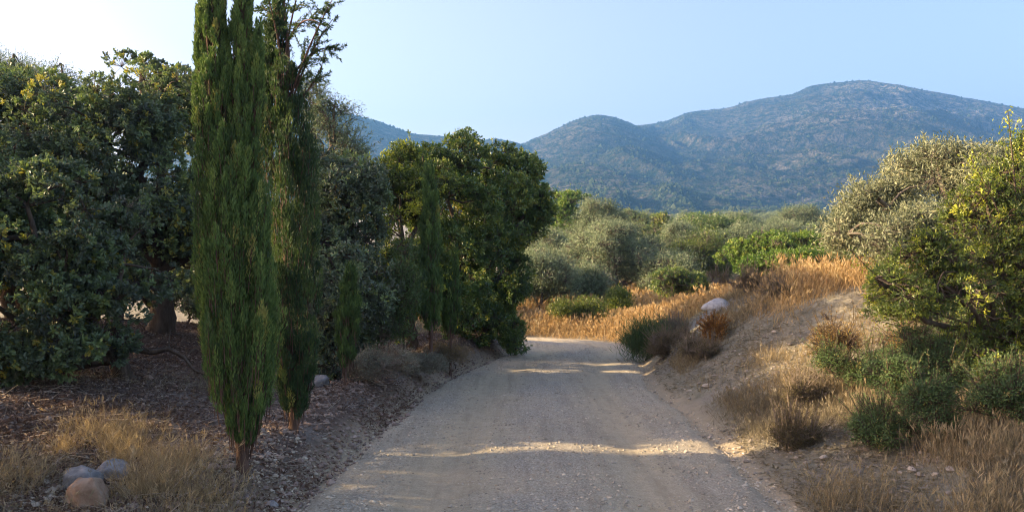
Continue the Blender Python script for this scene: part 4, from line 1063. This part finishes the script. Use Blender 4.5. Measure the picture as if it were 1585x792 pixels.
def tufts(centers, n_each, spread, rng):
    c = np.repeat(np.asarray(centers), n_each, 0)
    off = rng.normal(size=(len(c), 2)) * spread
    return c[:, 0] + off[:, 0], c[:, 1] + off[:, 1], np.hypot(off[:, 0], off[:, 1]) / spread

rng = np.random.default_rng(500)
# straw tufts by the rocks
cs = []
for px, Y, k in [(215, 6.0, 9), (255, 5.6, 10), (290, 5.2, 9), (240, 5.0, 8), (300, 4.75, 7), (200, 6.6, 5), (150, 6.6, 4), (120, 6.1, 4), (20, 5.1, 6), (-20, 4.9, 5), (330, 4.6, 4)]:
    X = pt(px, 0, Y)[0]
    cs += [(X + rng.normal() * .12, Y + rng.normal() * .14) for _ in range(k + 2)]
x, y, r = tufts(cs, 50, .045, rng)
grass('dry_grass', 'straw-coloured grass tufts behind the grey rocks', x, y, rng.uniform(.08, .36, len(x)) , 'straw', rng, .0026, .6, .10, .5)
x, y, d, e = scatter(60000, (-7, 0), lambda u: 4.3 * (15 / 4.3) ** u, lambda x, y, d, e, s: (d < 0) * (e > .15) * np.clip(-.25 + 1.5 * fbm(x * .9, y * .9, oct=2, seed=19), 0, 1), rng)
grass('dry_grass', 'sparse pale grass stems scattered over the orchard floor', x, y, rng.uniform(.05, .22, len(x)), 'pale', rng, .003, .7, .1, .5)
# right foreground dry herbs
x, y, d, e = scatter(150000, (1.7, 6), lambda u: 4.3 * (9.5 / 4.3) ** u, lambda x, y, d, e, s: (d > 0) * (e > .08) * sstep(.05, .6, e) * np.clip(.15 + 1.2 * fbm(x * 1.2, y * 1.2, oct=2, seed=23), 0.02, 1), rng)
grass('dry_grass', 'dull brownish dry weeds on the verge at the foot of the bank', x, y, rng.uniform(.05, .24, len(x)), 'pale', rng, .003, .6, .12, .42)
x, y, d, e = scatter(40000, (1.7, 5), lambda u: 4.3 * (7.5 / 4.3) ** u, lambda x, y, d, e, s: (d > 0) * (e > .15) * np.clip(-.15 + 1.5 * fbm(x * 1.5, y * 1.5, oct=2, seed=27), 0, 1), rng)
grass('dry_grass', 'taller straw stems in front of the green shrubs', x, y, rng.uniform(.12, .36, len(x)), 'straw', rng, .003, .35, .25, .55)
# golden grass on the bank crest
def gold_fn(x, y, d, e, s):
    return (d > 0) * sstep(1.3, 2.4, e + .5 * fbm(x, y, oct=2, seed=28)) * sstep(9.8, 13, y + .35 * (e - 2) + .8 * fbm(x * .8, y * .8, oct=2, seed=27)) * np.clip(.4 + 1.2 * fbm(x * .9, y * .9, oct=3, seed=29), 0.03, 1)
x, y, d, e = scatter(150000, (2.5, 12), (9.5, 20), gold_fn, rng)
grass('golden_grass', 'golden grass along the crest of the bank under the olive', x, y, rng.uniform(.12, .5, len(x)) * (1 + .5 * fbm(x * 1.5, y * 1.5, oct=2, seed=31)), 'gold', rng, .007, .45, .3, .5)
x, y, d, e = scatter(120000, (2.0, 7), (7.5, 17), lambda x, y, d, e, s: (d > 0) * (e > .35) * np.clip(.08 + 1.3 * fbm(x * 1.1, y * 1.1, oct=2, seed=30), 0, 1), rng)
grass('dry_grass', 'thin brownish grass on the upper slope of the bank', x, y, rng.uniform(.05, .24, len(x)), 'straw', rng, .0055, .6, .1, .4)
# golden grass beyond the bend
x, y, d, e = scatter(170000, (-3, 12), (17.5, 32), lambda x, y, d, e, s: (d > 0) * (e > .15) * np.clip(.22 + .5 * sstep(-.5, 2.5, x) + 1.2 * fbm(x * .55, y * .55, oct=3, seed=33), 0.02, 1), rng)
k = y > 17.5
x, y, e = x[k], y[k], e[k]
grass('golden_grass', 'tall golden grass beyond the bend of the road', x, y, rng.uniform(.15, .62, len(x)) * sstep(-.3, 1.5, e) * (1 + .6 * fbm(x * .9, y * .9, oct=2, seed=35)), 'gold', rng, .010, .4, .35, .5)
x, y, d, e = scatter(70000, (-4, 9), (18.5, 34), lambda x, y, d, e, s: (d > 0) * (e > .1) * np.clip(.5 - .35 * sstep(0, 3, x) + .8 * fbm(x * .6, y * .6, oct=2, seed=36), 0.02, 1), rng)
grass('dry_grass', 'pale straw grass around the stems of the nearest valley olives', x, y, rng.uniform(.12, .5, len(x)), 'straw', rng, .009, .45, .2, .6)

# ------------------------------------------------------------------ air
bm_v = [(-660, -25, -3), (2600, -25, -3), (2600, 2300, -3), (-660, 2300, -3), (-660, -25, 470), (2600, -25, 470), (2600, 2300, 470), (-660, 2300, 470)]
bm_f = [(0, 3, 2, 1), (4, 5, 6, 7), (0, 1, 5, 4), (1, 2, 6, 5), (2, 3, 7, 6), (3, 0, 4, 7)]
me = bpy.data.meshes.new('haze'); me.from_pydata(bm_v, [], bm_f); me.update()
m, nt, out = new_mat('haze_air')
pv = nt.nodes.new("ShaderNodeVolumePrincipled")
pv.inputs["Color"].default_value = (.13, .36, .80, 1); pv.inputs["Density"].default_value = .00046; pv.inputs["Anisotropy"].default_value = .2
nt.links.new(pv.outputs[0], out.inputs["Volume"])
me.materials.append(m)
HAZE = True
if HAZE:
    tag(link('haze', me), 'pale blue haze in the air over the valley', 'haze', kind='stuff')
